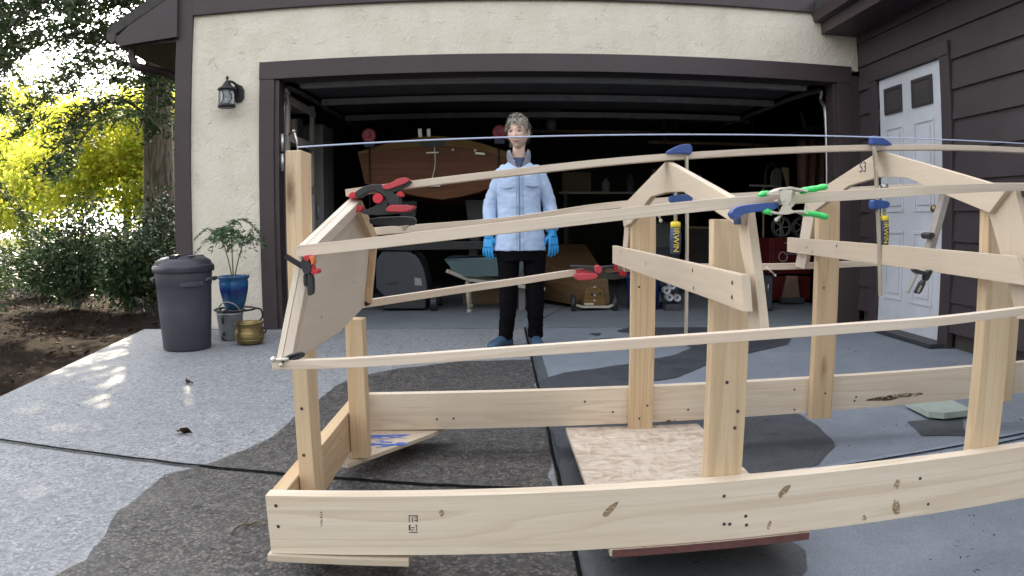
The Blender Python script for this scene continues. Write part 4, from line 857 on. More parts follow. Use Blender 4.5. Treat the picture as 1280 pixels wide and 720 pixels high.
def blue_bar_clamp(label, x, yc, ztop, zbar0, zslide, zh0, zh1, tilt=0, fwd=True, handle_dx=-.035):
    "vertical sliding bar clamp: fixed blue head on top, bar, sliding head, screw with ribbed handle"
    root = thing('bar_clamp', label, 'clamp', (x, yc, zbar0), 'blue headed bar clamps')
    s = handle_dx / abs(handle_dx)
    b = MB(); b.path([(x, yc, ztop - .01), (x + tilt, yc, zbar0)], .0065, .017, (0, 1, 0)); b.build('bar', M['rod'], root, .001)
    b = MB(); b.prism(soft([(x - s * .014, yc - .012, ztop + .024), (x + s * .018, yc - .012, ztop + .022), (x + s * .056, yc - .012, ztop + .004), (x + s * .06, yc - .012, ztop - .006), (x + s * .012, yc - .012, ztop - .003), (x - s * .014, yc - .012, ztop - .006)], 1), (0, .024, 0)); b.build('fixed_head', M['blue'], root, .003)
    b = MB(); b.prism(soft([(x - s * .014, yc - .013, zslide + .014), (x + s * .02, yc - .013, zslide + .012), (x + s * .05, yc - .013, zslide + .008), (x + s * .05, yc - .013, zslide - .010), (x + s * .02, yc - .013, zslide - .014), (x - s * .014, yc - .013, zslide - .018)], 1), (0, .026, 0)); b.build('sliding_head', M['blue'], root, .003)
    hx = x + handle_dx
    b = MB(); b.tube([(hx, yc, zh1), (hx, yc, zslide + .05)], .0052, 10)
    for q in range(14): b.torus((hx, yc, zh1 + .01 + q * .006), .0052, .0009, n=12, k2=4)
    b.lathe([(.012, zslide + .05), (.014, zslide + .053), (.012, zslide + .062), (.004, zslide + .064)], (hx, yc, 0), 14); b.build('screw', M['steel'], root)
    b = MB(); b.lathe([(.010, zh0), (.015, zh0 + .004), (.0165, (zh0 + zh1) / 2), (.0145, zh1 - .016)], (hx, yc, 0), 10); h = b.build('handle', M['navy'], root)
    b = MB(); b.lathe([(.0146, zh1 - .016), (.0142, zh1 - .002), (.007, zh1)], (hx, yc, 0), 12); b.build('collar', M['yellow'], h)
    put_text('lettering', 'IRWIN', .023, (hx - .003, yc - .0178, (zh0 + zh1) / 2 - .006), (0, 0, 1 if s < 0 and False else -1), (1, 0, 0), M['yellow'], h, .0004)
blue_bar_clamp('blue headed bar clamp on the ridge of the middle boat frame', -.013, -3.80, 1.058, .548, .935 - .005, .778, .868, .002, handle_dx=-.032)
blue_bar_clamp('blue headed bar clamp on the taller boat frame, before the white door', .628, -3.70, 1.118, .645, .930, .80, .895, .030, handle_dx=.036)

# blue jaw with the green tipped spring clamp
c6 = thing('c_clamp', 'curved dark blue clamp arm wrapped under the nearest upper batten', 'clamp', (-.05, -4.44, .88)); y = -4.475
b = MB(); px_plate(b, [(913, 268), (918, 260), (930, 256), (950, 254), (968, 252.5), (974, 254), (973, 261), (955, 264), (938, 266), (928, 268), (925, 274), (919, 275)], y, .022); b.build('arm', M['blue'], c6, .004)
b = MB(); pa = aty(921, 272, y + .004); b.cyl(pa, pa + Vector((.002, .0, -.012)), .007, 12); b.build('foot', M['navy'], c6, .001)
c7 = thing('spring_clamp', 'white metal spring clamp with bright green tips and handles on the nearest batten', 'clamp', (.02, -4.45, .9)); y = -4.49
b = MB(); b.path([aty(u, v, y + .02) for u, v in [(955, 243), (963, 241), (974, 236.5), (983, 235), (993, 237), (1004, 239)]], .040, .0035); b.build('upper_arm', M['nickel'], c7)
b = MB(); b.path([aty(u, v, y + .02) for u, v in [(960, 265), (968, 266.5), (979, 267), (990, 264.5), (998, 264), (1005, 267)]], .036, .0035); b.build('lower_arm', M['nickel'], c7)
b = MB(); px_plate(b, [(974, 237), (991, 237), (988, 251), (984, 257), (979, 257), (976, 251)], y, .002, 0); b.build('pivot_bracket', M['nickel'], c7); b = MB(); px_plate(b, [(979, 254), (985, 254), (990, 262), (994, 265), (973, 266), (976, 262)], y + .0025, .002, 0); b.build('pivot_bracket', M['nickel'], c7); b = MB(); px_plate(b, [(988, 241), (994, 240), (993, 256), (987, 262)], y + .036, .002, 0); pv = aty(981, 251, y - .003); b.build('pivot_bracket', M['nickel'], c7); b = MB(); b.cyl(pv, pv + Vector((0, .046, 0)), .003, 10); b.build('pivot_pin', M['steel'], c7)
b = MB(); b.tube(smooth_path([aty(u, v, y + .02) for u, v in [(1001, 239.5), (1010, 237), (1019, 236), (1028, 234), (1034, 233.5)]], 4), [.0052, .006, .0062, .006, .0055, .0055, .006, .0062, .006, .0055, .0055, .006, .0062, .006, .0055, .005, .0025], 10, sx=1.6); b.build('handle', M['green'], c7)
b = MB(); b.tube(smooth_path([aty(u, v, y + .02) for u, v in [(1003, 266.5), (1012, 267), (1020, 268), (1028, 270), (1035, 272)]], 4), [.0052, .006, .0062, .006, .0055, .0055, .006, .0062, .006, .0055, .0055, .006, .0062, .006, .0055, .005, .0025], 10, sx=1.6); b.build('handle', M['green'], c7)
b = MB(); b.tube([aty(u, v, y + .02) for u, v in [(948, 244.5), (953, 242.5), (960, 241.5)]], [.003, .0058, .005], 10, sx=1.9); b.build('tip', M['green'], c7)
b = MB(); b.tube([aty(u, v, y + .02) for u, v in [(953, 264.5), (958, 264), (965, 266)]], [.003, .0058, .005], 10, sx=1.9); b.build('tip', M['green'], c7)
b = MB(); b.tube([aty(978, 267, y + .012), aty(971, 274, y + .006)], .0028, 8); b.ball(aty(970.5, 274.5, y + .006), .0042, n=7); b.build('tommy_bar', M['nickel'], c7)

# clamp and brace at the right
c8 = thing('quick_clamp', 'small black bar clamp hanging below the cross board in front of the white door', 'clamp', (.64, -3.98, .69)); y = -3.99
b = MB(); b.path([aty(1134, 366, y + .01), aty(1147, 340, y + .01)], .006, .011, (0, 1, 0)); b.build('bar', M['steel'], c8)
b = MB(); px_plate(b, [(1142, 337), (1145, 336), (1162, 341), (1161, 345), (1146, 342)], y, .02); px_plate(b, [(1159, 340), (1164, 337), (1167, 339), (1160, 352), (1156, 350)], y, .02); b.build('jaw', M['blackplastic'], c8, .002)
b = MB(); px_plate(b, [(1155, 350), (1159, 352), (1151, 368), (1146, 367)], y - .003, .022); b.build('grip', M['blackplastic'], c8, .003); b = MB(); px_plate(b, [(1151, 357), (1153, 357), (1148.5, 366), (1147, 365)], y - .0045, .002, 0); b.build('grip_plate', M['steel'], c8)
b = MB(); b.path([aty(1156, 330, -3.92), aty(1182, 240, -3.92)], .02, .03, (0, 1, 0)); tag(b.build('brace', M['zinc'] if False else simple('grey_wood', (.30, .27, .25), .7, .25, 20), None, .002), 'short grey slanting brace at the right hand boat frame', 'brace')
b = MB(); px_plate(b, [(1160, 292), (1167, 290), (1170, 296), (1162, 300)], -3.95, .04, 1); tag(b.build('strap_band', M['blackplastic'], None, .002), 'black band wrapped round the slanting grey brace', 'strap')
for u0, v0, u1, v1, yy, lb in ((822, 265, 826, 276, -3.74, 'short steel nail poking out below the middle frame ridge'), (958, 334, 969, 344, -2.96, 'small bright screw hanging under the far lower batten')):
    b = MB(); b.tube([aty(u0, v0, yy), aty(u1, v1, yy)], .0035, 8); b.ball(aty(u1, v1, yy), .0055, n=7); tag(b.build('loose_screw', M['nickel']), lb, 'screw')
# ================================================================== INSIDE THE GARAGE
M['lens'] = simple('red_lens', (.36, .06, .09), .3, .15, 10); M['tarp'] = simple('dark_cover', (.045, .048, .058), .55, .2, 5, bump=.1)
# sailing dinghy seen from the stern
yb = 1.2
bt = thing('wooden_boat', 'varnished wooden boat with flat stern stored in the garage behind the woman', 'boat', (-1.15, 2.6, .9))
so = [(447, 190), (470, 183), (500, 175.5), (525, 171), (548, 170), (575, 172.5), (605, 180), (632, 189), (648, 196), (641, 217), (630, 226), (600, 240), (575, 246), (553, 249.5), (520, 245), (490, 238), (456, 229)]
b = MB(); b.prism(pxo(so, yb), (0, .025, 0)); tm = b.build('stern_panel', M['varn'], bt, .003)
b = MB(); deck = pxo([(447, 190), (470, 183), (500, 175.5), (525, 171), (548, 170), (575, 172.5), (605, 180), (632, 189), (648, 196)], yb - .012); low = pxo([(648, 203), (632, 197.5), (605, 189.5), (575, 184), (548, 182.5), (525, 183), (500, 186), (470, 189.5), (449, 193.5)], yb - .012); b.prism(deck + low, (0, .011, 0)); b.build('stern_rim', M['varn2'], bt, .002)
b = MB(); px_plate(b, [(524, 176), (556, 176), (556, 183), (525, 183)], yb - .016, .004, 0); b.build('stern_cutout', M['blackplastic'], bt)
for q0, q1, qh in (((533, 191), (548, 190.5), .012), ((532, 232), (550, 232), .02), ((594, 191.5), (606, 192.5), .02)): b = MB(); b.path([aty(*q0, yb - .02), aty(*q1, yb - .02)], .012, qh); b.build('fitting', M['nickel'], bt)
for u, v in ((566, 187), (594, 188)): b = MB(); b.ball(aty(u, v, yb - .012), .016, 1, .5, 1, 7); b.build('bolt', M['nickel'], bt)
b = MB(); b.tube(smooth_path([aty(u, v, yb - .03) for u, v in [(543, 182), (544, 200), (543, 212), (538, 232)]], 5), .006, 6); b.build('rope', M['nickel'], bt)
for u0, u1 in ((522, 527), (533, 538)): b = MB(); px_plate(b, [(u0, 161), (u1, 160.5), (u1 + .5, 172), (u0 + 1, 172.5)], yb + .03, .05, 0); b.build('rudder_fitting', M['steel'], bt, .004)
b = MB(); ST = [aty(u, v, yb + .03) for u, v in so]; nS = len(ST); rings = []
for k, (yy, sc, dz) in enumerate(((1.23, 1, 0), (2.2, 1.08, .0), (3.2, 1.02, .03), (4.2, .7, .1), (5.2, .08, .2))):
    c = Vector((-1.15, 0, 1.45)); rings.append([b._v((c.x + (p.x - c.x) * sc, yy, c.z + (p.z - c.z) * (1.15 if 0 < k < 4 else 1) + dz)) for p in ST])
for r0, r1 in zip(rings, rings[1:]):
    for k in range(nS): b._f([r0[k], r0[(k + 1) % nS], r1[(k + 1) % nS], r1[k]], True)
b._f(rings[-1]); b.build('hull', M['varn'], bt)
# trailer under it
bl = thing('boat_trailer', 'dark boat trailer with upright lamp posts carrying the wooden boat', 'trailer', (-1.15, 1.4, 0))
b = MB(); b.box(-1.95, -.40, 1.12, 1.2, .62, .70); b.box(-1.5, -1.42, 1.2, 4.6, .55, .63); b.box(-.85, -.77, 1.2, 4.6, .55, .63)
for xx in (-1.5, -.8): b.prism([(xx - .04, 1.5, .63), (xx + .04, 1.5, .63), (xx + .10, 1.5, 1.12), (xx - .10, 1.5, 1.12)], (0, .08, 0))
b.build('trailer_frame', M['blackmetal'], bl, .004)
for xx in (-1.85, -.45):
    b = MB(); b.cyl((xx - .09, 2.6, .28), (xx + .09, 2.6, .28), .28, 24); b.build('wheel', M['blackplastic'], bl)
for xx in (-1.835, -.545):
    b = MB(); b.tube([(xx, 1.16, .68), (xx, 1.16, 1.66)], .006, 6); b.build('lamp_post', M['blackmetal'], bl)
for u, v, lb in ((461, 169, 'round red trailer lamp left of the wooden boat'), (624.5, 165, 'round red trailer lamp just left of the woman behind her head')):
    c = aty(u, v, 1.1); l_ = thing('trailer_lamp', lb, 'lamp', c, 'red trailer lamps'); rr_ = .072
    b = MB(); b.lathe([(rr_, .03), (rr_, .0), (rr_ * .93, -.016), (rr_ * .55, -.026), (rr_ * .5, -.02), (.001, -.02)], c, 26, 'y'); b.build('lens', M['lens'], l_)
    b = MB(); b.box(c.x - .05, c.x + .05, c.y, c.y + .03, c.z - .115, c.z - .05); b.build('housing', M['navy'], l_, .004)
# open shelf at the left wall
sh_ = thing('shelf_unit', 'open pale wooden shelf unit inside the left garage wall', 'shelf', (-2.55, .75, 0))
for x, y in ((-2.42, .32), (-2.42, 1.15), (-2.84, .32), (-2.84, 1.15)): b = MB(); b.box(x - .02, x + .02, y - .03, y + .03, .004, 2.08); b.build('upright', M['shelfwood'], sh_, .003)
for z in (.25, .75, 1.25, 1.68, 2.02): b = MB(); b.box(-2.86, -2.40, .28, 1.19, z, z + .025); b.box(-2.41, -2.395, .28, 1.19, z - .05, z); b.build('shelf', M['shelfwood'], sh_, .002)
it = [((.05, .06, .09), 'blue paint tin'), ((.25, .05, .04), 'red paint tin'), ((.35, .34, .3), 'white paint tin'), ((.08, .08, .08), 'black paint tin'), ((.2, .18, .1), 'ochre paint tin')]
pos = [('bottom shelf', .275), ('second shelf', .775), ('third shelf', 1.275), ('fourth shelf', 1.705)]
for si, (sn, z) in enumerate(pos):
    for k in range(2 + si % 2):
        c_, ln = it[(si * 2 + k) % 5]; yy = .42 + k * .28 + .05 * si; r = .06 + .012 * ((si + k) % 3); h = .15 + .05 * ((si * 3 + k) % 3)
        b = MB(); b.lathe([(r, z + .0005), (r, z + h), (r * .96, z + h + .004), (r * .96, z + h - .006), (.001, z + h - .006)], (-2.52 - .04 * k, yy, 0), 20); tag(b.build('paint_tin', simple(ln.replace(' ', '_'), c_, .4, .2, 12)), f'{ln}, number {["one","two","three"][k]} from the front on the {sn} of the shelf unit', 'paint tin', 'tins on the shelf unit')
cb = thing('tall_cabinet', 'tall narrow grey cabinet deep behind the shelf unit', 'cabinet', (-2.3, 1.5, 0))
b = MB(); b.box(-2.62, -2.36, 1.35, 1.8, .005, 1.93); b.build('carcass', simple('grey_laminate', (.17, .165, .165), .5, .2, 4), cb, .004); b = MB(); b.box(-2.60, -2.38, 1.33, 1.348, .06, 1.9); b.build('door', bpy.data.materials['grey_laminate'], cb, .003); b = MB(); b.tube([(-2.41, 1.315, .95), (-2.41, 1.315, 1.1)], .008, 8); b.build('handle', M['steel'], cb)
# dark wheeled machine
mc = thing('machine_cover', 'dark grey rounded wheeled machine housing parked left of the wheelbarrow', 'machine', (-1.5, 1.3, 0)); y = 1.15
b = MB(); b.prism(soft([aty(469, 314, y), aty(508, 314, y), aty(522, 320, y), aty(531, 340, y), aty(535, 366, y), aty(530, 373, y), aty(470, 373, y)], 1), (0, .55, 0)); b.build('housing', M['tarp'], mc, .012)
b = MB(); px_plate(b, [(483, 352), (497, 351), (498, 355), (484, 356)], y - .008, .012, 1); b.build('handle_slot', M['blackplastic'], mc, .003)
b = MB(); px_plate(b, [(518, 347), (526, 348), (527.5, 357), (518.5, 356.5)], y - .006, .006, 0); b.build('rating_plate', simple('pale_label', (.28, .28, .28), .5, .2, 60), mc)
b = MB(); px_plate(b, [(472, 372), (532, 372), (532, 386), (480, 386)], y + .04, .5, 0); b.build('base', M['blackplastic'], mc, .01)
for dy in (.06, .45): p_ = aty(541, 376, y); b = MB(); b.cyl((p_.x - .03, y + dy, .085), (p_.x + .04, y + dy, .085), .08, 22); b.build('wheel', M['blackplastic'], mc, .01)
# wheelbarrow
wb = thing('wheelbarrow', 'teal green wheelbarrow with wooden handle pointing forward, left of the woman', 'wheelbarrow', (-.75, 1.1, 0)); M['teal'] = simple('teal_tray_paint', (.055, .095, .105), .45, .2, 6)
y = .95; tp = [aty(u, v, y) for u, v in ((557, 325), (660, 322), (648, 344), (572, 345))]
b = MB(); inn = [p.lerp(sum(tp, Vector()) / 4, .05) for p in tp]
far = [Vector((p.x, p.y + .62, p.z + .0)) for p in tp]
b._f([b._v(p) for p in tp]); b._f([b._v(p) for p in far[::-1]]); b._f([b._v(p) for p in (tp[3], tp[2], far[2], far[3])]); b._f([b._v(p) for p in (tp[0], tp[3], far[3], far[0])]); b._f([b._v(p) for p in (tp[1], far[1], far[2], tp[2])]); bmesh.ops.remove_doubles(b.bm, verts=b.bm.verts, dist=1e-4); bmesh.ops.solidify(b.bm, geom=b.bm.faces[:], thickness=.006); b.build('tray', M['teal'], wb)
b = MB(); b.tube([tp[0], tp[1], far[1], far[0], tp[0]], .012, 8); b.build('rim', M['teal'], wb)
for dy in (0, .42):
    b = MB(); q0 = aty(558, 339, .8); q1 = aty(585, 350, .95); b.path([(q0.x, q0.y + dy * 1.2 + .05, q0.z), (q1.x, q1.y + dy + .05, q1.z), (q1.x + .75, q1.y + dy * .6 + .15, q1.z - .11)], .035, .035); b.build('handle', M['shelfwood'], wb, .006)
for dy in (.05, .5): b = MB(); q1 = aty(583, 352, .95); b.tube([(q1.x, .95 + dy, q1.z), (q1.x + .02, .95 + dy, .0155)], .016, 8); b.ball((q1.x + .02, .95 + dy, .022), .024, n=8); b.build('leg', M['shelfwood'], wb)
b = MB(); b.cyl((-.235, 1.22, .145), (-.235, 1.29, .145), .138, 24); b.build('wheel', M['blackplastic'], wb, .02)
b = MB(); b.box(-.95, -.42, 1.75, 1.78, .005, .20); tag(b.build('tan_board', simple('tan_finish', (.20, .14, .08), .8, .2, 6), None, .004), 'tan board leaning low on the floor under the wheelbarrow', 'board')
b = MB(); b.box(-.36, -.295, 1.15, 1.21, .005, .72); b.box(-.40, -.255, 1.11, 1.25, .72, .735); tag(b.build('support_post', simple('grey_post', (.15, .14, .14), .6, .2, 10), None, .004), 'slim grey upright support post seen between the legs of the woman', 'post')
# little dinghy on a launching trolley
dg_ = thing('launching_dolly', 'two wheeled steel launching dolly under the small brown dinghy', 'dolly', (.38, 1.1, 0))
y = 1.08
for u, v in ((716.5, 380), (768.5, 380)):
    c = aty(u, v, y); c.z = .086; b = MB(); b.lathe([(.05, -.016), (.078, -.02), (.084, 0), (.078, .02), (.05, .016)], c, 24, 'x', cap=False); w_ = b.build('wheel', M['blackplastic'], dg_); b = MB(); b.lathe([(.001, -.017), (.052, -.014), (.052, .014), (.001, .017)], c, 20, 'x'); b.build('rim', M['steel'], w_)
b = MB(); b.path([aty(719, 381, y), aty(728, 383.5, y), aty(760, 383.5, y), aty(767, 381, y)], .02, .022); b.build('axle', M['nickel'], dg_)
b = MB(); b.path([aty(730, 383, y + .03), (.3, 2.0, .06)], .03, .02); b.build('bunk', M['blackmetal'], dg_)
dn = thing('small_dinghy', 'small brown plywood dinghy with pale bow plate on the launching dolly', 'dinghy', (.3, 1.5, .1)); M['dply'] = wood('brown_plywood', (.14, .08, .033), (.11, .062, .026), (.065, .035, .014), knots=False, ply=True)
b = MB(); px_plate(b, [(728.5, 382), (732, 362), (740, 356), (746, 356.5), (753, 362), (758, 380), (752, 384), (740, 384.5)], y, .03, 0); b.build('bow_plate', M['varn2'], dn, .004)
b = MB(); F = [aty(u, v, y + .032) for u, v in ((729, 383), (731, 362), (741, 350), (760, 347), (762, 378), (757, 383))]; G = [Vector((x, yy, z)) for x, yy, z in ((-.62, 2.7, .10), (-.75, 2.7, .40), (-.5, 2.7, .62), (.5, 2.7, .62), (.62, 2.7, .4), (.5, 2.7, .10))]; H_ = [f.lerp(g, .38) + Vector((0, 0, -.015)) for f, g in zip(F, G)]
rs = [[b._v(p) for p in r] for r in (F, H_, G)]
for r0, r1 in zip(rs, rs[1:]):
    for k in range(6): b._f([r0[k], r0[(k + 1) % 6], r1[(k + 1) % 6], r1[k]])
b._f(rs[0][::-1]); b._f(rs[-1]); b.build('hull', M['dply'], dn, .004)
for u, v in ((743.5, 359.5), (743.5, 369), (743.5, 376), (740, 368), (750, 367)): b = MB(); b.ball(aty(u, v, y - .002), .012, 1, .4, 1, 7); b.build('bolt', M['steel'] if u == 743.5 else M['blackmetal'], dn)
b = MB(); px_plate(b, [(730.5, 379), (742, 379), (742, 381.5), (731, 381.5)], y - .012, .012, 0); b.build('rub_strip', M['nickel'], dn, .002)
# bins, rolls, chest
bb_ = thing('blue_bin', 'round dark blue plastic bin behind the middle post', 'bin', (.87, 1.15, 0)); c = (.90, 1.18, 0)
b = MB(); b.lathe([(.145, .006), (.155, .02), (.175, .33), (.185, .335), (.185, .36), (.172, .362), (.165, .33), (.14, .03), (.001, .03)], c, 32); b.build('bin_body', simple('blue_bin_plastic', (.018, .045, .19), .42, .15, 8), bb_); b = MB(); b.torus((c[0], c[1], .335), .186, .008, n=36); b.build('rim', bpy.data.materials['blue_bin_plastic'], bb_)
for i, (u, v, nm) in enumerate(((840.5, 357.5, 'topmost'), (834, 363.5, 'left middle'), (837.5, 372, 'lower left'), (847, 372.5, 'lower right'))):
    c = aty(u, v, 1.0); b = MB(); R0, r0 = .036, .014
    b.lathe([(R0, 0), (R0, .22), (r0, .22), (r0, 0), (R0, 0)], c, 24, 'y', cap=False); tag(b.build('paper_roll', simple('white_paper', (.42, .43, .45), .8, .08, 20) if i == 0 else bpy.data.materials['white_paper']), f'white paper roll seen end on, {nm} of the little stack beside the middle post', 'roll', 'stack of white rolls')
sk = aty(840, 380, 1.0); b = MB(); b.box(sk.x - .07, sk.x + .09, .98, 1.24, .005, sk.z - .0); tag(b.build('roll_crate', M['tarp'], None, .004), 'low dark crate under the stack of white rolls', 'crate')
tc = thing('tool_chest', 'dark red metal tool chest at the right garage wall', 'tool chest', (2.55, 1.7, 0)); M['redm'] = simple('dark_red_enamel', (.085, .009, .010), .35, .25, 5)
b = MB(); b.box(2.38, 2.88, 1.5, 2.0, .33, .72); b.box(2.40, 2.88, 1.5, 2.0, .04, .30); b.build('chest_body', M['redm'], tc, .006)
for z in (.36, .48, .60): b = MB(); b.box(2.42, 2.86, 1.488, 1.499, z, z + .1); dr = b.build('drawer', M['redm'], tc, .003); b = MB(); b.box(2.55, 2.72, 1.478, 1.487, z + .06, z + .075); b.build('handle', M['steel'], dr, .002)
for x in (2.45, 2.82):
    for yy in (1.56, 1.94): b = MB(); b.cyl((x - .012, yy, .024), (x + .012, yy, .024), .019, 14); b.build('caster', M['blackplastic'], tc)
b = MB(); b.torus(aty(979, 321, 1.45), .05, .006, 'y'); tag(b.build('hose_ring', simple('pale_plastic', (.32, .26, .3), .5), None), 'pale plastic ring hanging on the front of the red tool chest', 'ring')
b = MB(); px_plate(b, [(985, 345), (997, 345), (1000, 372), (978, 372)], 1.38, .05, 0); o = b.build('wooden_wedge', simple('brown_board', (.16, .10, .065), .7, .25, 10), None, .004); tag(o, 'small brown tapered board standing before the red tool chest', 'board')
b = MB(); px_plate(b, [(978, 372), (1006, 372), (1006, 379), (977, 379)], 1.36, .09, 0); o.location.z += .0; tag(b.build('low_plinth', M['tarp'], None, .003), 'low dark plinth under the brown tapered board', 'plinth')
db = thing('dark_cabinet', 'black floor cabinet left of the red tool chest', 'cabinet', (2.0, 1.0, 0)); b = MB(); b.box(1.86, 2.16, .85, 1.35, .005, .36); b.build('carcass', M['blackplastic'], db, .006); b = MB(); b.box(1.87, 2.15, .838, .849, .03, .34); b.build('door', M['tarp'], db, .003); b = MB(); b.tube([(2.1, .825, .2), (2.1, .825, .28)], .006, 6); b.build('handle', M['steel'], db)
def spoked(label, c, r):
    w = thing('spoked_wheel', label, 'wheel', c, 'spoked cart wheels'); b = MB(); b.torus(c, r, .014, 'y'); b.build('tyre', M['blackplastic'], w); b = MB(); b.torus(c, r * .82, .006, 'y'); b.ball(c, .022, n=8)
    for k in range(5): a = k * math.tau / 5; b.path([Vector(c), Vector(c) + Vector((r * .82 * math.cos(a), 0, r * .82 * math.sin(a)))], .012, .016, (0, 1, 0))
    b.build('spokes', simple('grey_alloy', (.13, .13, .14), .45, .2, 10) if 'grey_alloy' not in bpy.data.materials else bpy.data.materials['grey_alloy'], w)
spoked('grey spoked wheel standing on the red tool chest, left of the pair', Vector((2.56, 1.6, .84)), .115); spoked('grey spoked wheel standing on the red tool chest, nearer the door jamb', Vector((2.80, 1.58, .84)), .115)
# far shelf with bottles, lumber under the ceiling, hanging tarp
fs = thing('back_shelf', 'long dark shelf across the garage back right', 'shelf', (1.4, 4.2, 1.0))
b = MB(); b.box(.3, 2.9, 4.2, 4.6, 1.30, 1.33); b.build('board', M['shelfwood'], fs, .003)
for x in (.4, 1.6, 2.8): b = MB(); b.box(x - .03, x + .03, 4.25, 4.55, .004, 1.2999); b.build('bracket', M['trimdk'], fs)
cl = [(.3, .3, .32), (.1, .1, .12), (.25, .22, .2), (.22, .08, .06), (.12, .16, .2)]; cn = ['white', 'black', 'tan', 'red', 'blue grey']
for k in range(5):
    x = 1.0 + k * .36; h = .2 + .07 * (k % 3); b = MB(); b.lathe([(.055, 1.3305), (.06, 1.34), (.06, 1.33 + h * .7), (.025, 1.33 + h * .85), (.025, 1.33 + h), (.001, 1.33 + h)], (x, 4.35, 0), 18); tag(b.build('bottle', simple('bottle_plastic', cl[k], .4, .1, 8)), f'{cn[k]} bottle on the long dark shelf at the garage back', 'bottle', 'bottles on the back shelf')
for k, (y0, z0, x0, x1, w) in enumerate(((3.0, 2.02, -.25, 1.9, .10), (3.3, 2.24, 1.0, 2.85, .09), (2.75, 1.86, 1.3, 2.86, .08))):
    b = MB(); b.box(x0, x1, y0, y0 + w, z0, z0 + .035); tag(b.build('stored_plank', M['dply'], None, .003), ['tan plank stored level below the raised door, behind the woman', 'high tan plank stored near the right garage ceiling', 'shorter low tan plank stored at the right garage wall'][k], 'plank', 'planks stored overhead')
    for x in (x0 + .2, x1 - .2): b = MB(); b.box(x - .012, x + .012, y0 - .004, y0 + w + .004, z0 - .006, 2.499); tag(b.build('hanger_strap', M['blackmetal']), ('left' if x < (x0 + x1) / 2 else 'right') + ' hanger strap of the ' + ['plank behind the woman', 'high plank near the ceiling', 'low plank at the right wall'][k], 'strap')
b = MB(); n = 14
for i in range(n):
    for j in range(6):
        pass
pts = [[b._v((2.50 + .40 * i / n, 1.05 + .05 * math.sin(i * 1.7) + .02 * math.sin(i * 3.1 + j), 1.75 - j * .12)) for i in range(n + 1)] for j in range(6)]
for r0, r1 in zip(pts, pts[1:]):
    for k in range(n): b._f([r0[k], r0[k + 1], r1[k + 1], r1[k]], True)
bmesh.ops.solidify(b.bm, geom=b.bm.faces[:], thickness=.004); tag(b.build('hanging_tarp', simple('rust_tarp', (.11, .05, .035), .8, .3, 6)), 'rust brown folded tarp hanging on the right garage wall', 'tarp')
b = MB(); b.path([(2.3, .8, 1.75), (2.88, .9, 1.92)], .05, .05); b.path([(2.5, .84, 1.80), (2.46, .84, 2.0)], .03, .03); tag(b.build('wall_rack', M['blackmetal'], None, .004), 'black slanting rack arm at the right garage wall above the tarp', 'rack')
M['ash'] = wood('tool_handle_wood', (.36, .27, .17), (.30, .22, .13), (.2, .14, .08), knots=False)
for k, (u, yy, lean, lb, hd) in enumerate(((954, 2.3, .05, 'garden rake with pale handle leaning upside down at the right garage wall', 'rake'), (972, 2.4, -.04, 'long handled spade leaning beside the garden rake in the garage', 'spade'), (992, 2.2, .03, 'broom standing bristles up nearest the right door jamb', 'broom'))):
    x = float(aty(u, 230, yy).x); tl = thing('garden_' + hd if hd != 'broom' else 'broom', lb, hd, (x, yy, .005))
    b = MB(); b.tube([(x - lean, yy - .15, .005), (x, yy, 1.32)], .014, 8); b.build('handle', M['ash'], tl)
    b = MB()
    if hd == 'rake':
        b.box(x - .18, x + .18, yy - .012, yy + .012, 1.32, 1.345)
        for q in range(12): b.box(x - .175 + q * .031, x - .170 + q * .031, yy - .05, yy - .012, 1.325, 1.333)
    elif hd == 'spade': b.prism(soft([(x - .09, yy, 1.30), (x + .09, yy, 1.30), (x + .09, yy, 1.5), (x, yy, 1.58), (x - .09, yy, 1.5)], 1), (0, .01, 0))
    else: b.prism([(x - .08, yy - .03, 1.32), (x + .08, yy - .03, 1.32), (x + .15, yy - .03, 1.55), (x - .15, yy - .03, 1.55)], (0, .06, 0))
    b.build('head', M['steel'] if hd != 'broom' else M['ash'], tl, .002)
for k, (x0, y0, w, d, h, z, c, lb) in enumerate(((.35, 4.25, .42, .3, .28, 1.331, (.16, .11, .065), 'brown cardboard box at the left end of the long back shelf'), (-.2, 3.6, .5, .45, .42, .005, (.14, .10, .06), 'brown cardboard box on the garage floor behind the small dinghy'), (-.14, 3.65, .36, .36, .3, .427, (.22, .2, .17), 'pale carton on top of the brown cardboard box'), (1.15, 2.6, .5, .4, .55, .005, (.05, .06, .08), 'dark plastic storage tote on the floor behind the paper rolls'), (1.2, 2.62, .4, .35, .3, .562, (.10, .10, .105), 'smaller grey tote on the dark storage tote'), (1.95, 3.2, .7, .5, .8, .005, (.045, .04, .04), 'low dark workbench cupboard at the back right of the garage'))):
    o_ = thing(['cardboard_box', 'cardboard_box', 'carton', 'storage_tote', 'storage_tote', 'workbench'][k], lb, ['box', 'box', 'carton', 'tote', 'tote', 'workbench'][k], (x0 + w / 2, y0 + d / 2, z)); mt = simple('clutter_finish', c, .7, .2, 6)
    b = MB(); b.box(x0, x0 + w, y0, y0 + d, z, z + h); b.build('body', mt, o_, .006); b = MB()
    if k in (0, 1, 2): b.box(x0 + .01, x0 + w - .01, y0 + d * .47, y0 + d * .53, z + h + .0005, z + h + .002); b.build('packing_tape', M['shelfwood'], o_)
    else: b.box(x0 - .012, x0 + w + .012, y0 - .012, y0 + d + .012, z + h + .0005, z + h + .03); b.build('lid' if k != 5 else 'worktop', M['ash'] if k == 5 else M['tarp'], o_, .006)
b = MB(); 
for k in range(4): b.torus((2.84, 2.6 + .01 * k, 1.45), .17 + .01 * k, .011, 'x', 30, 6)
tag(b.build('garden_hose', simple('green_hose', (.02, .06, .03), .5)), 'coiled dark green garden hose hanging on the right garage wall', 'hose')
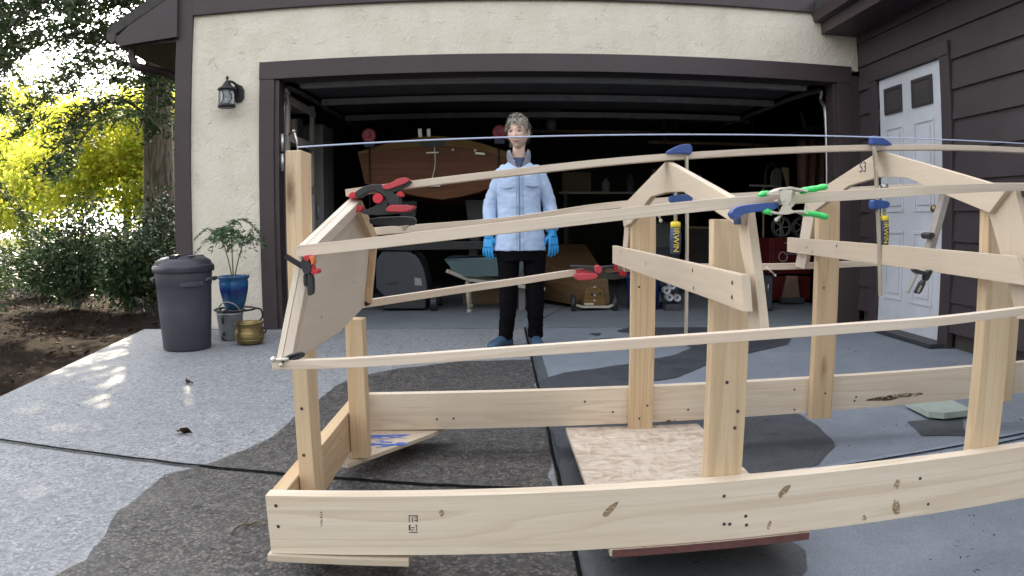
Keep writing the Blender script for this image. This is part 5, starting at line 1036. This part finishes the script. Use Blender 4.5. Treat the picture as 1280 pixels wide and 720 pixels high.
# ================================================================== THE WOMAN
YP = -.86
def pw(u, v, dy=0.): return aty(u, v, YP + dy)
def fuse(b, name, mat, parent, voxel, smooth=3, disp=None):
    me = bpy.data.meshes.new(name); bmesh.ops.recalc_face_normals(b.bm, faces=b.bm.faces); b.bm.to_mesh(me); b.bm.free()
    o = bpy.data.objects.new(name, me); COL.objects.link(o)
    r = o.modifiers.new('r', 'REMESH'); r.mode = 'VOXEL'; r.voxel_size = voxel; r.use_smooth_shade = True
    s = o.modifiers.new('s', 'SMOOTH'); s.iterations = smooth; s.factor = .5
    dg = bpy.context.evaluated_depsgraph_get(); m2 = bpy.data.meshes.new_from_object(o.evaluated_get(dg)); bpy.data.objects.remove(o)
    m2.materials.clear()
    if disp:
        nv = len(m2.vertices)
        for v in m2.vertices: v.co += v.normal * disp(v.co)
    for p in m2.polygons: p.use_smooth = True
    m2.name = name; return link(name, m2, mat, parent)
def loft(b, rings, n=36, pw_=2.0):
    R = []
    for c, rx, ry in rings:
        c = Vector(c); R.append([b._v(c + Vector((rx * math.copysign(abs(math.cos(k * math.tau / n)) ** (2 / pw_), math.cos(k * math.tau / n)), ry * math.copysign(abs(math.sin(k * math.tau / n)) ** (2 / pw_), math.sin(k * math.tau / n)), 0))) for k in range(n)])
    for r0, r1 in zip(R, R[1:]):
        for k in range(n): b._f([r0[k], r0[(k + 1) % n], r1[(k + 1) % n], r1[k]], True)
    b._f(R[0][::-1]); b._f(R[-1])
t = NT('skin'); v = t.coord('Object'); t.fin(t.ramp(t.noise(v, 30, 4), [(.3, (.66, .44, .345)), (.7, (.74, .52, .42))]), .5, t.noise(v, 160, 3), .12, .002, Subsurface_Weight=.12, Subsurface_Radius=(.02, .008, .004), Subsurface_Scale=.4); M['skin'] = t.m
t = NT('jacket_fabric'); v = t.coord('Object'); f = t.noise(v, 16, 5, .6, .8); t.fin(t.ramp(t.noise(v, 5, 4), [(.3, (.36, .47, .66)), (.7, (.42, .53, .73))]), .6, t.math('ADD', f, t.math('MULTIPLY', t.noise(v, 300, 2), .1)), .35, .012, Sheen_Weight=.15); M['jacket'] = t.m
M['jacketdk'] = simple('jacket_lining', (.20, .22, .30), .7, .12, 20); M['tee'] = simple('navy_shirt', (.035, .05, .10), .8, .15, 40)
M['trouser'] = simple('black_trousers', (.0045, .004, .0055), .95, .3, 8, bump=.3); M['trouser'].node_tree.nodes['Principled BSDF'].inputs['Specular IOR Level'].default_value = .08; M['clog'] = simple('navy_clogs', (.035, .075, .13), .55, .15, 20); M['glove'] = simple('blue_nitrile', (.03, .30, .66), .38, .12, 26, bump=.2)
XC = pw(649, 250).x
wm = thing('person', 'woman in light blue jacket, black trousers and bright blue gloves standing before the open garage', 'person', (XC, YP, 0))
hc = pw(648, 166.5); hz = hc.z; HY = YP - .01
yaw = R_(-17)   # towards her right
def head_pt(d):
    x, y, z = d
    s = max(0, (-z - .1) / .9); w = 1 - .36 * s ** 1.5; px = .0715 * x * w
    py = .094 * y * ((1 - .10 * s) if y > 0 else (1 - .6 * s)); pz = .1125 * z
    if y > 0:
        xx = x / max(.05, w)
        nz = max(0, min(1, (.10 - z) / .42)) if z > -.32 else max(0, 1 - (-.32 - z) / .11)
        py += .024 * math.exp(-(x / (.085 + .07 * nz)) ** 2) * nz ** 1.3
        py += .005 * math.exp(-((z - .16) / .09) ** 2) * math.exp(-(x / .6) ** 4)
        py -= .010 * (math.exp(-(((x - .40) / .2) ** 2 + ((z - .02) / .11) ** 2)) + math.exp(-(((x + .40) / .2) ** 2 + ((z - .02) / .11) ** 2)))
        py += .005 * (math.exp(-(((x - .5) / .2) ** 2 + ((z + .25) / .16) ** 2)) + math.exp(-(((x + .5) / .2) ** 2 + ((z + .25) / .16) ** 2)))
        py += .005 * math.exp(-((z + .56) / .07) ** 2) * math.exp(-(x / .27) ** 2) - .003 * math.exp(-((z + .72) / .05) ** 2) * math.exp(-(x / .3) ** 2)
        py += .014 * math.exp(-((z + .88) / .14) ** 2) * math.exp(-(x / .3) ** 2)
    return Vector((px, py, pz))
tilt = Matrix.Rotation(R_(3), 3, 'Y')
RZ = Matrix.Rotation(yaw, 3, 'Z') 
def hw(p):   # head-local (front = +y) to the world (front = -Y)
    q = RZ @ Vector((-p.x, -p.y, p.z)); return Vector((hc.x + q.x, HY + q.y, hz + q.z))
b = MB(); n1, n2 = 84, 64; R = []
for i in range(1, n2):
    th = math.pi * i / n2; R.append([b._v(hw(head_pt((math.sin(th) * math.cos(a), math.sin(th) * math.sin(a), math.cos(th))))) for a in [k * math.tau / n1 for k in range(n1)]])
for r0, r1 in zip(R, R[1:]):
    for k in range(n1): b._f([r0[k], r1[k], r1[(k + 1) % n1], r0[(k + 1) % n1]], True)
T_ = b._v(hw(head_pt((0, 0, 1)))); B_ = b._v(hw(head_pt((0, 0, -1))))
for k in range(n1): b._f([T_, R[0][k], R[0][(k + 1) % n1]]); b._f([B_, R[-1][(k + 1) % n1], R[-1][k]])
for sx in (-1, 1):
    e = hw(Vector((sx * .072, -.008, -.008))); b.ball(e, .03, .3, .55, 1.0, 10); b.ball(hw(Vector((sx * .068, .0, -.03))), .014, .5, .8, 1.0, 8)
nb_ = Vector((XC, YP + .02, hz - .20))
b.tube([hw(Vector((0, -.025, -.05))), (hc.x + .002, HY + .026, hz - .12), (XC, YP + .026, hz - .17), (XC, YP + .02, hz - .23)], [.042, .043, .047, .07], 24)
Zs = lambda v: pw(649, v).z
loft(b, [((XC, YP + .01, hz - .19), .06, .055), ((XC, YP + .01, hz - .225), .085, .06), ((XC, YP + .01, Zs(225)), .12, .08), ((XC, YP, Zs(260)), .13, .09), ((XC, YP, Zs(300)), .14, .10), ((XC, YP, Zs(322)), .13, .09)])
AR = {}
for sd, us in ((-1, ((627, 217), (613.5, 258), (611.5, 294))), (1, ((673, 217), (686.5, 256), (690, 291)))):
    s0, e0, w0 = pw(*us[0], .01), pw(*us[1], .035), pw(*us[2], -.03); AR[sd] = (s0, e0, w0); b.tube(smooth_path([s0, e0, w0], 6), [.05 - .0022 * i for i in range(13)], 14)
LG = {}
for sd, hip, kn, an in ((-1, (635.5, 318), (635.5, 375), (632.5, 425)), (1, (667.5, 318), (669, 375), (669.5, 425))):
    h0, k0, a0 = pw(*hip), pw(*kn, -.015), pw(*an, .03); a0.z = .075; LG[sd] = (h0, k0, a0); b.tube(smooth_path([h0 + Vector((0, 0, .03)), h0, k0, a0], 5), [.064, .064, .064, .062, .06, .057, .054, .051, .048, .046, .044, .043, .04, .038, .036, .035], 16)
body = fuse(b, 'body', M['skin'], wm, .0036, 1)
# face details
for sx in (-1, 1):
    c = hw(Vector((sx * .0285, .0785, .002))); b = MB(); b.ball(c, .0115, 1.15, .75, .52, 10); ey = b.build('eye', simple('eye_white', (.42, .38, .36), .3) if 'eye_white' not in bpy.data.materials else bpy.data.materials['eye_white'], body)
    b = MB(); cI = hw(Vector((sx * .0285 + .0025, .0862, .0025))); b.ball(cI, .0048, 1, .6, 1, 8); b.build('iris', simple('iris_dark', (.03, .04, .05), .2) if 'iris_dark' not in bpy.data.materials else bpy.data.materials['iris_dark'], ey)
    b = MB(); b.tube([hw(Vector((sx * .043, .073, .006))), hw(Vector((sx * .029, .0865, .0095))), hw(Vector((sx * .014, .084, .004)))], [.002, .0034, .002], 8); b.build('eyelid', simple('eyelid_skin', (.23, .12, .09), .5) if 'eyelid_skin' not in bpy.data.materials else bpy.data.materials['eyelid_skin'], body)
    b = MB(); b.tube([hw(Vector((sx * .048, .072, .022))), hw(Vector((sx * .032, .0885, .0275))), hw(Vector((sx * .013, .0925, .0225)))], [.0015, .0028, .0022], 8); b.build('eyebrow', simple('brow_hair', (.14, .10, .08), .8) if 'brow_hair' not in bpy.data.materials else bpy.data.materials['brow_hair'], body)
b = MB(); b.tube(smooth_path([hw(Vector((-.024, .075, -.0595))), hw(Vector((-.010, .0905, -.0635))), hw(Vector((0, .0935, -.0630))), hw(Vector((.010, .0905, -.0635))), hw(Vector((.024, .075, -.0595)))], 4), [.0012, .002, .0028, .0034, .0038, .004, .004, .004, .0038, .004, .004, .004, .0038, .0034, .0028, .002, .0012], 8); b.build('lips', simple('lip_skin', (.36, .13, .12), .45), body)
# hair
M['hair'] = leafmat('grey_hair', [(.11, .092, .08), (.25, .215, .18), (.43, .39, .34), (.64, .60, .54)], .0, .5)
def in_hair(d):
    x, y, z = d; front = .52 - .10 * abs(x) if y > 0 else 0
    if y > .0: return z > (.50 - .55 * max(0, (abs(x) - .45)) * 1.6 - .2 * max(0, .35 - y))
    return z > (-.55 if y < -.45 else -.02 - .9 * max(0, -y - .1))
def hair_pt(d, k=1.0): p = head_pt(d); q = p * (1 + (.03 + .035 * max(0, d[2])) * k) + Vector((0, 0, .012 * k * max(0, d[2]))); q.z += .006 * max(0, d[2]) ; return q
b = MB(); n1, n2 = 60, 40; G = {}
for i in range(0, n2 + 1):
    th = math.pi * i / n2
    for k in range(n1):
        a = k * math.tau / n1; d = (math.sin(th) * math.cos(a), math.sin(th) * math.sin(a), math.cos(th)); G[i, k] = d
vv = {}
def gv(i, k):
    if (i, k) not in vv:
        d = G[i, k]; vv[i, k] = b._v(hw(hair_pt(d) * (1 + .03 * noise.noise(Vector(d) * 6))))
    return vv[i, k]
for i in range(n2):
    for k in range(n1):
        k2 = (k + 1) % n1; q = [(i, k), (i + 1, k), (i + 1, k2), (i, k2)]
        if all(in_hair(G[c]) for c in q): b._f([gv(*c) for c in q], True)
bmesh.ops.remove_doubles(b.bm, verts=b.bm.verts, dist=1e-5)
hr = []
for _ in range(1500):
    d = Vector(rng.normal(size=3)).normalized()
    if not in_hair(d): continue
    p = hair_pt(d) * .99; tang = Vector((d.x * 1.3 + .3, d.y * .8 + (.5 if d.y > 0 else -.2), -.8 + .35 * d.z)); tang = (tang - d * tang.dot(d) * .9).normalized() + noise.noise_vector(d * 3.5) * .55 + Vector(rng.normal(size=3)) * .10; tang.normalize()
    L = rng.uniform(.03, .062); w = rng.uniform(.0022, .0046); sdv = tang.cross(d).normalized() * w
    pts = [p, p + tang * L * .35 + d * .007, p + tang * L * .7 + d * .006, p + tang * L + d * .001]
    a = [b._v(hw(pts[0] + sdv)), b._v(hw(pts[0] - sdv))]; c = [b._v(hw(pts[1] + sdv)), b._v(hw(pts[1] - sdv))]; g = [b._v(hw(pts[2] + sdv * .7)), b._v(hw(pts[2] - sdv * .7))]; e = b._v(hw(pts[3]))
    b._f([a[0], a[1], c[1], c[0]], True); b._f([c[0], c[1], g[1], g[0]], True); b._f([g[0], g[1], e], True)
me = bpy.data.meshes.new('hair'); b.bm.to_mesh(me); b.bm.free(); at = me.attributes.new('lc', 'FLOAT', 'FACE')
nf = len(me.polygons); vals = np.array([(.46 + .45 * noise.noise(p.center * 30)) + .2 * noise.noise(p.center * 120) for p in me.polygons]).clip(0, 1); at.data.foreach_set('value', vals.astype(np.float32)); link('hair', me, M['hair'], wm)
# jacket
b = MB()
rg = [(313, .182, .140), (306, .180, .140), (290, .170, .133), (272, .156, .124), (255, .150, .120), (238, .156, .122), (225, .162, .120), (217, .158, .112), (211, .140, .098), (206.5, .108, .084), (203, .08, .072), (200, .066, .062)]
loft(b, [((XC + .004 * math.sin(i), YP + (.004 if v > 250 else .012), Zs(v)), rx, ry) for i, (v, rx, ry) in enumerate(rg)], 48, 2.25)
def wr(p):
    q = Vector((p.x * 9, p.y * 9, p.z * 16)); a = noise.noise(q + Vector((0, 0, 3))) * .0045 + noise.noise(q * 2.3) * .003
    if p.z < .98: a += .004 * math.sin((p.x - XC) * 60 + 4 * noise.noise(p * 6)) * max(0, (1.0 - p.z) * 2)
    a += .005 * noise.noise(Vector((p.x * 20 + p.z * 10, p.y * 5, p.z * 6))) * max(0, min(1, (p.z - 1.0) * 5))
    return a
def wra(p): return .006 * noise.noise(Vector((p.x * 7, p.y * 9, p.z * 27 + (p.x - XC) * 45))) + .003 * noise.noise(p * 32)
jk = fuse(b, 'jacket', M['jacket'], wm, .0065, 2, wr)
for sd in (-1, 1):
    s0, e0, w0 = AR[sd]; inn = s0 + Vector((-sd * .06, 0, .004)); b = MB(); b.tube(smooth_path([inn, s0 + Vector((-sd * .012, 0, .0)), s0.lerp(e0, .5), e0, e0.lerp(w0, .55), w0 + Vector((0, 0, .014))], 4), [.046, .051, .054, .0565, .057, .0565, .0558, .055, .0545, .054, .0535, .053, .0525, .052, .051, .05, .049, .0475, .046, .0445, .043][:21], 22); fuse(b, 'sleeve', M['jacket'], jk, .006, 2, wra)
FY = lambda dx, v: YP + .008 - (1 - min(1, abs(dx) / .19) ** 2.25) ** (1 / 2.25) * np.interp(v, [200, 206, 217, 238, 255, 290, 313], [.062, .085, .114, .124, .122, .135, .142])
b = MB(); b.path(smooth_path([(XC - .002, FY(0, v) - .004, Zs(v)) for v in (209, 220, 235, 250, 270, 290, 312)], 4), .010, .006, (0, -1, 0)); b.build('zip', simple('blue_zip', (.16, .20, .32), .5), jk)
b = MB()
for dx in (-.022, .022): b.path(smooth_path([(XC + dx, FY(dx, v) - .0025, Zs(v)) for v in (213, 225, 240, 255, 275, 295, 312)], 4), .0035, .004, (0, -1, 0))
b.build('placket_seam', simple('jacket_seam', (.22, .30, .45), .7), jk)
for dx, v0, w in ((-.088, 231, .085), (.088, 229, .085), (-.098, 279, .10), (.098, 279, .10)):
    b = MB(); b.path([(XC + dx - w / 2 + w * k / 8, FY(dx - w / 2 + w * k / 8, v0) - .0065, Zs(v0) - .016 + .004 * abs(k - 4) * .6) for k in range(9)], .006, .032); b.build('pocket_flap', M['jacket'], jk, .002)
b = MB(); n = 44; rows = []
for t_ in (0, .25, .5, .75, 1.):
    row = []; f0 = R_(3 + 41 * t_)
    for k in range(n + 1):
        fi = f0 + (math.tau - 2 * f0) * k / n; fr = max(0, math.cos(fi)) ** 1.5       # fi = 0 is straight in front
        zb = Zs(202) + (Zs(214.5) - Zs(202)) * fr; zt = Zs(188.5) + (Zs(187) - Zs(188.5)) * fr + .004 * math.sin(fi * 3)
        rad = (.074 + .016 * fr) * (1 - t_) + (.071 + .008 * fr) * t_ + .008 * math.sin(t_ * 2.6)
        row.append(b._v((XC + rad * math.sin(fi) * 1.06, YP + .02 - (rad + .018 * fr * (1 - t_)) * math.cos(fi), zb + (zt - zb) * t_)))
    rows.append(row)
for r0, r1 in zip(rows, rows[1:]):
    for k in range(n): b._f([r0[k], r0[k + 1], r1[k + 1], r1[k]], True)
bmesh.ops.solidify(b.bm, geom=b.bm.faces[:], thickness=.008); b.build('collar', simple('fleece_collar', (.38, .40, .48), .9, .1, 40, bump=.4), jk)
b = MB(); loft(b, [((XC, YP + .014, Zs(197.5)), .054, .058), ((XC, YP + .010, Zs(203)), .058, .078), ((XC, YP + .004, Zs(207)), .056, .092), ((XC, YP + .004, Zs(210)), .03, .097)], 32); b.build('shirt', M['tee'], wm)
# trousers
b = MB(); loft(b, [((XC, YP, Zs(300)), .155, .115), ((XC, YP, Zs(316)), .165, .12), ((XC, YP, Zs(326)), .16, .115)], 36)
for sd in (-1, 1):
    h0, k0, a0 = LG[sd]; b.tube(smooth_path([h0 + Vector((0, 0, .06)), h0, k0, a0 + Vector((0, 0, -.012))], 6), [.083] * 7 + [.080, .077, .073, .069, .065, .062, .060, .058, .056, .054, .0525, .0515], 24, sy=1.05)
fuse(b, 'trousers', M['trouser'], wm, .0065, 3, lambda p: noise.noise(Vector((p.x * 14, p.y * 14, p.z * 11))) * .004 + noise.noise(Vector((p.x * 9, p.y * 9, p.z * 40))) * .0035 * (1.4 if p.z < .25 else .5))
# clogs
for sd, ang in ((-1, R_(38)), (1, R_(-3))):
    a0 = LG[sd][2]; d = Vector((-math.sin(ang), -math.cos(ang), 0)); s_ = Vector((d.y, -d.x, 0)); hl = Vector((a0.x, a0.y, 0)) - d * .055
    b = MB(); Rr = []; n = 20
    for f, w, h in ((0, .018, .045), (.03, .030, .058), (.10, .036, .066), (.2, .037, .072), (.35, .036, .078), (.5, .039, .072), (.65, .045, .060), (.8, .046, .050), (.92, .036, .040), (.98, .02, .028), (1., .006, .018)):
        c = hl + d * .245 * f; Rr.append([b._v(c + s_ * w * math.copysign(abs(math.cos(q)) ** .75, math.cos(q)) + Vector((0, 0, .006 + h * (.42 + .58 * math.sin(q)) if math.sin(q) > -.72 else .004))) for q in [k * math.tau / n for k in range(n)]])
    for r0, r1 in zip(Rr, Rr[1:]):
        for k in range(n): b._f([r0[k], r0[(k + 1) % n], r1[(k + 1) % n], r1[k]], True)
    b._f(Rr[0][::-1]); b._f(Rr[-1]); so_ = b.build('clog', M['clog'], wm)
    b = MB(); pr_ = [hl + d * .245 * f + s_ * w for f, w in ((0, .02), (.05, .034), (.2, .040), (.5, .041), (.7, .048), (.85, .046), (.97, .022))] + [hl + d * .245 * f - s_ * w for f, w in ((.97, .022), (.85, .046), (.7, .048), (.5, .041), (.2, .040), (.05, .034), (0, .02))]
    b.prism([p + Vector((0, 0, .0048)) for p in pr_], (0, 0, .012)); b.build('sole', M['blackplastic'], so_, .003)
# gloved hands: palm, four unequal curled fingers and a thumb
for sd in (-1, 1):
    w0 = AR[sd][2] + Vector((0, 0, .004)); dn = Vector((sd * .10, -.12, -1)).normalized()
    lat = Vector((.80, -.60 * sd * -1, 0)); lat = Vector((-sd * .86, -.5, 0)); lat = (lat - dn * lat.dot(dn)).normalized()      # towards the thumb side
    nr = dn.cross(lat).normalized(); pal = nr if (nr.x * -sd) > 0 else -nr                                                       # palm looks at the thigh
    b = MB()
    def ring_tube(pts, rad, flat): b.tube(pts, rad, 14, sx=1, sy=flat, up=pal)
    # palm as flattened lobes
    for off, r in ((-.022, .0165), (-.007, .0175), (.008, .0175), (.022, .0165)):
        b.tube([w0 + dn * .004 + lat * off * .7, w0 + dn * .045 + lat * off, w0 + dn * .088 + lat * off * 1.15], [r * .95, r, r * .8], 12)
    b.tube([w0 - dn * .045, w0, w0 + dn * .03], [.034, .030, .029], 18)
    for off, L, sp in ((-.027, .060, -.22), (-.0095, .076, -.06), (.009, .082, .05), (.0265, .074, .18)):
        p0 = w0 + dn * .080 + lat * off * 1.1; d0 = (dn + lat * sp * .55 + pal * .10).normalized(); d1 = (dn + lat * sp * .4 + pal * .38).normalized(); d2 = (dn + lat * sp * .3 + pal * .7).normalized()
        p1 = p0 + d0 * (.010 + L * .42); p2 = p1 + d1 * L * .32; p3 = p2 + d2 * L * .26; b.tube([p0 - dn * .02, p0, p1, p2, p3, p3 + d2 * .004], [.010, .0098, .0092, .0085, .0072, .003], 12)
    q0 = w0 + dn * .022 + lat * .020 + pal * .006; e0 = (dn * .75 + lat * .70 + pal * .30).normalized(); e1 = (dn * .95 + lat * .25 + pal * .35).normalized(); q1 = q0 + e0 * .042; q2 = q1 + e1 * .032; q3 = q2 + e1 * .022
    b.tube([q0 - e0 * .01, q0, q1, q2, q3, q3 + e1 * .004], [.014, .0145, .0115, .0105, .0085, .003], 12)
    fuse(b, 'glove', M['glove'], wm, .0026, 2, lambda p: noise.noise(p * 60) * .0007)
# ================================================================== LIGHT
W = bpy.data.worlds.new('World'); S.world = W; W.use_nodes = True
nt = W.node_tree; bg = nt.nodes['Background']; sky = nt.nodes.new('ShaderNodeTexSky'); sky.sky_type = 'NISHITA'; sky.sun_disc = False
EL = R_(31); DX, DY = -.46, .888            # the sun stands behind the house, to the left
sky.sun_elevation = EL; sky.sun_rotation = math.atan2(DX, DY)
sky.air_density = 1.0; sky.dust_density = 2.2; sky.ozone_density = 1.0
hs = nt.nodes.new('ShaderNodeHueSaturation'); hs.inputs['Saturation'].default_value = .2     # thin high cloud: a nearly white sky
nt.links.new(sky.outputs[0], hs.inputs['Color']); nt.links.new(hs.outputs[0], bg.inputs[0]); bg.inputs[1].default_value = .15
sl = bpy.data.lights.new('sun', 'SUN'); sl.energy = 3.6; sl.angle = R_(.5); sl.color = (1, .84, .60)
so = bpy.data.objects.new('sun', sl); COL.objects.link(so)
dirv = Vector((-DX * math.cos(EL), -DY * math.cos(EL), -math.sin(EL))); so.rotation_euler = dirv.to_track_quat('-Z', 'Y').to_euler(); so.location = (-10, 20, 15)
S.view_settings.view_transform = 'Standard'; S.view_settings.look = 'None'; S.view_settings.gamma = 1; S.view_settings.use_curve_mapping = False
S.view_settings.exposure = 2.56
S.render.engine = 'CYCLES'; S.cycles.max_bounces = 8; S.cycles.diffuse_bounces = 4; S.cycles.transparent_max_bounces = 12; S.cycles.sample_clamp_indirect = 6
S.cycles.use_denoising = True
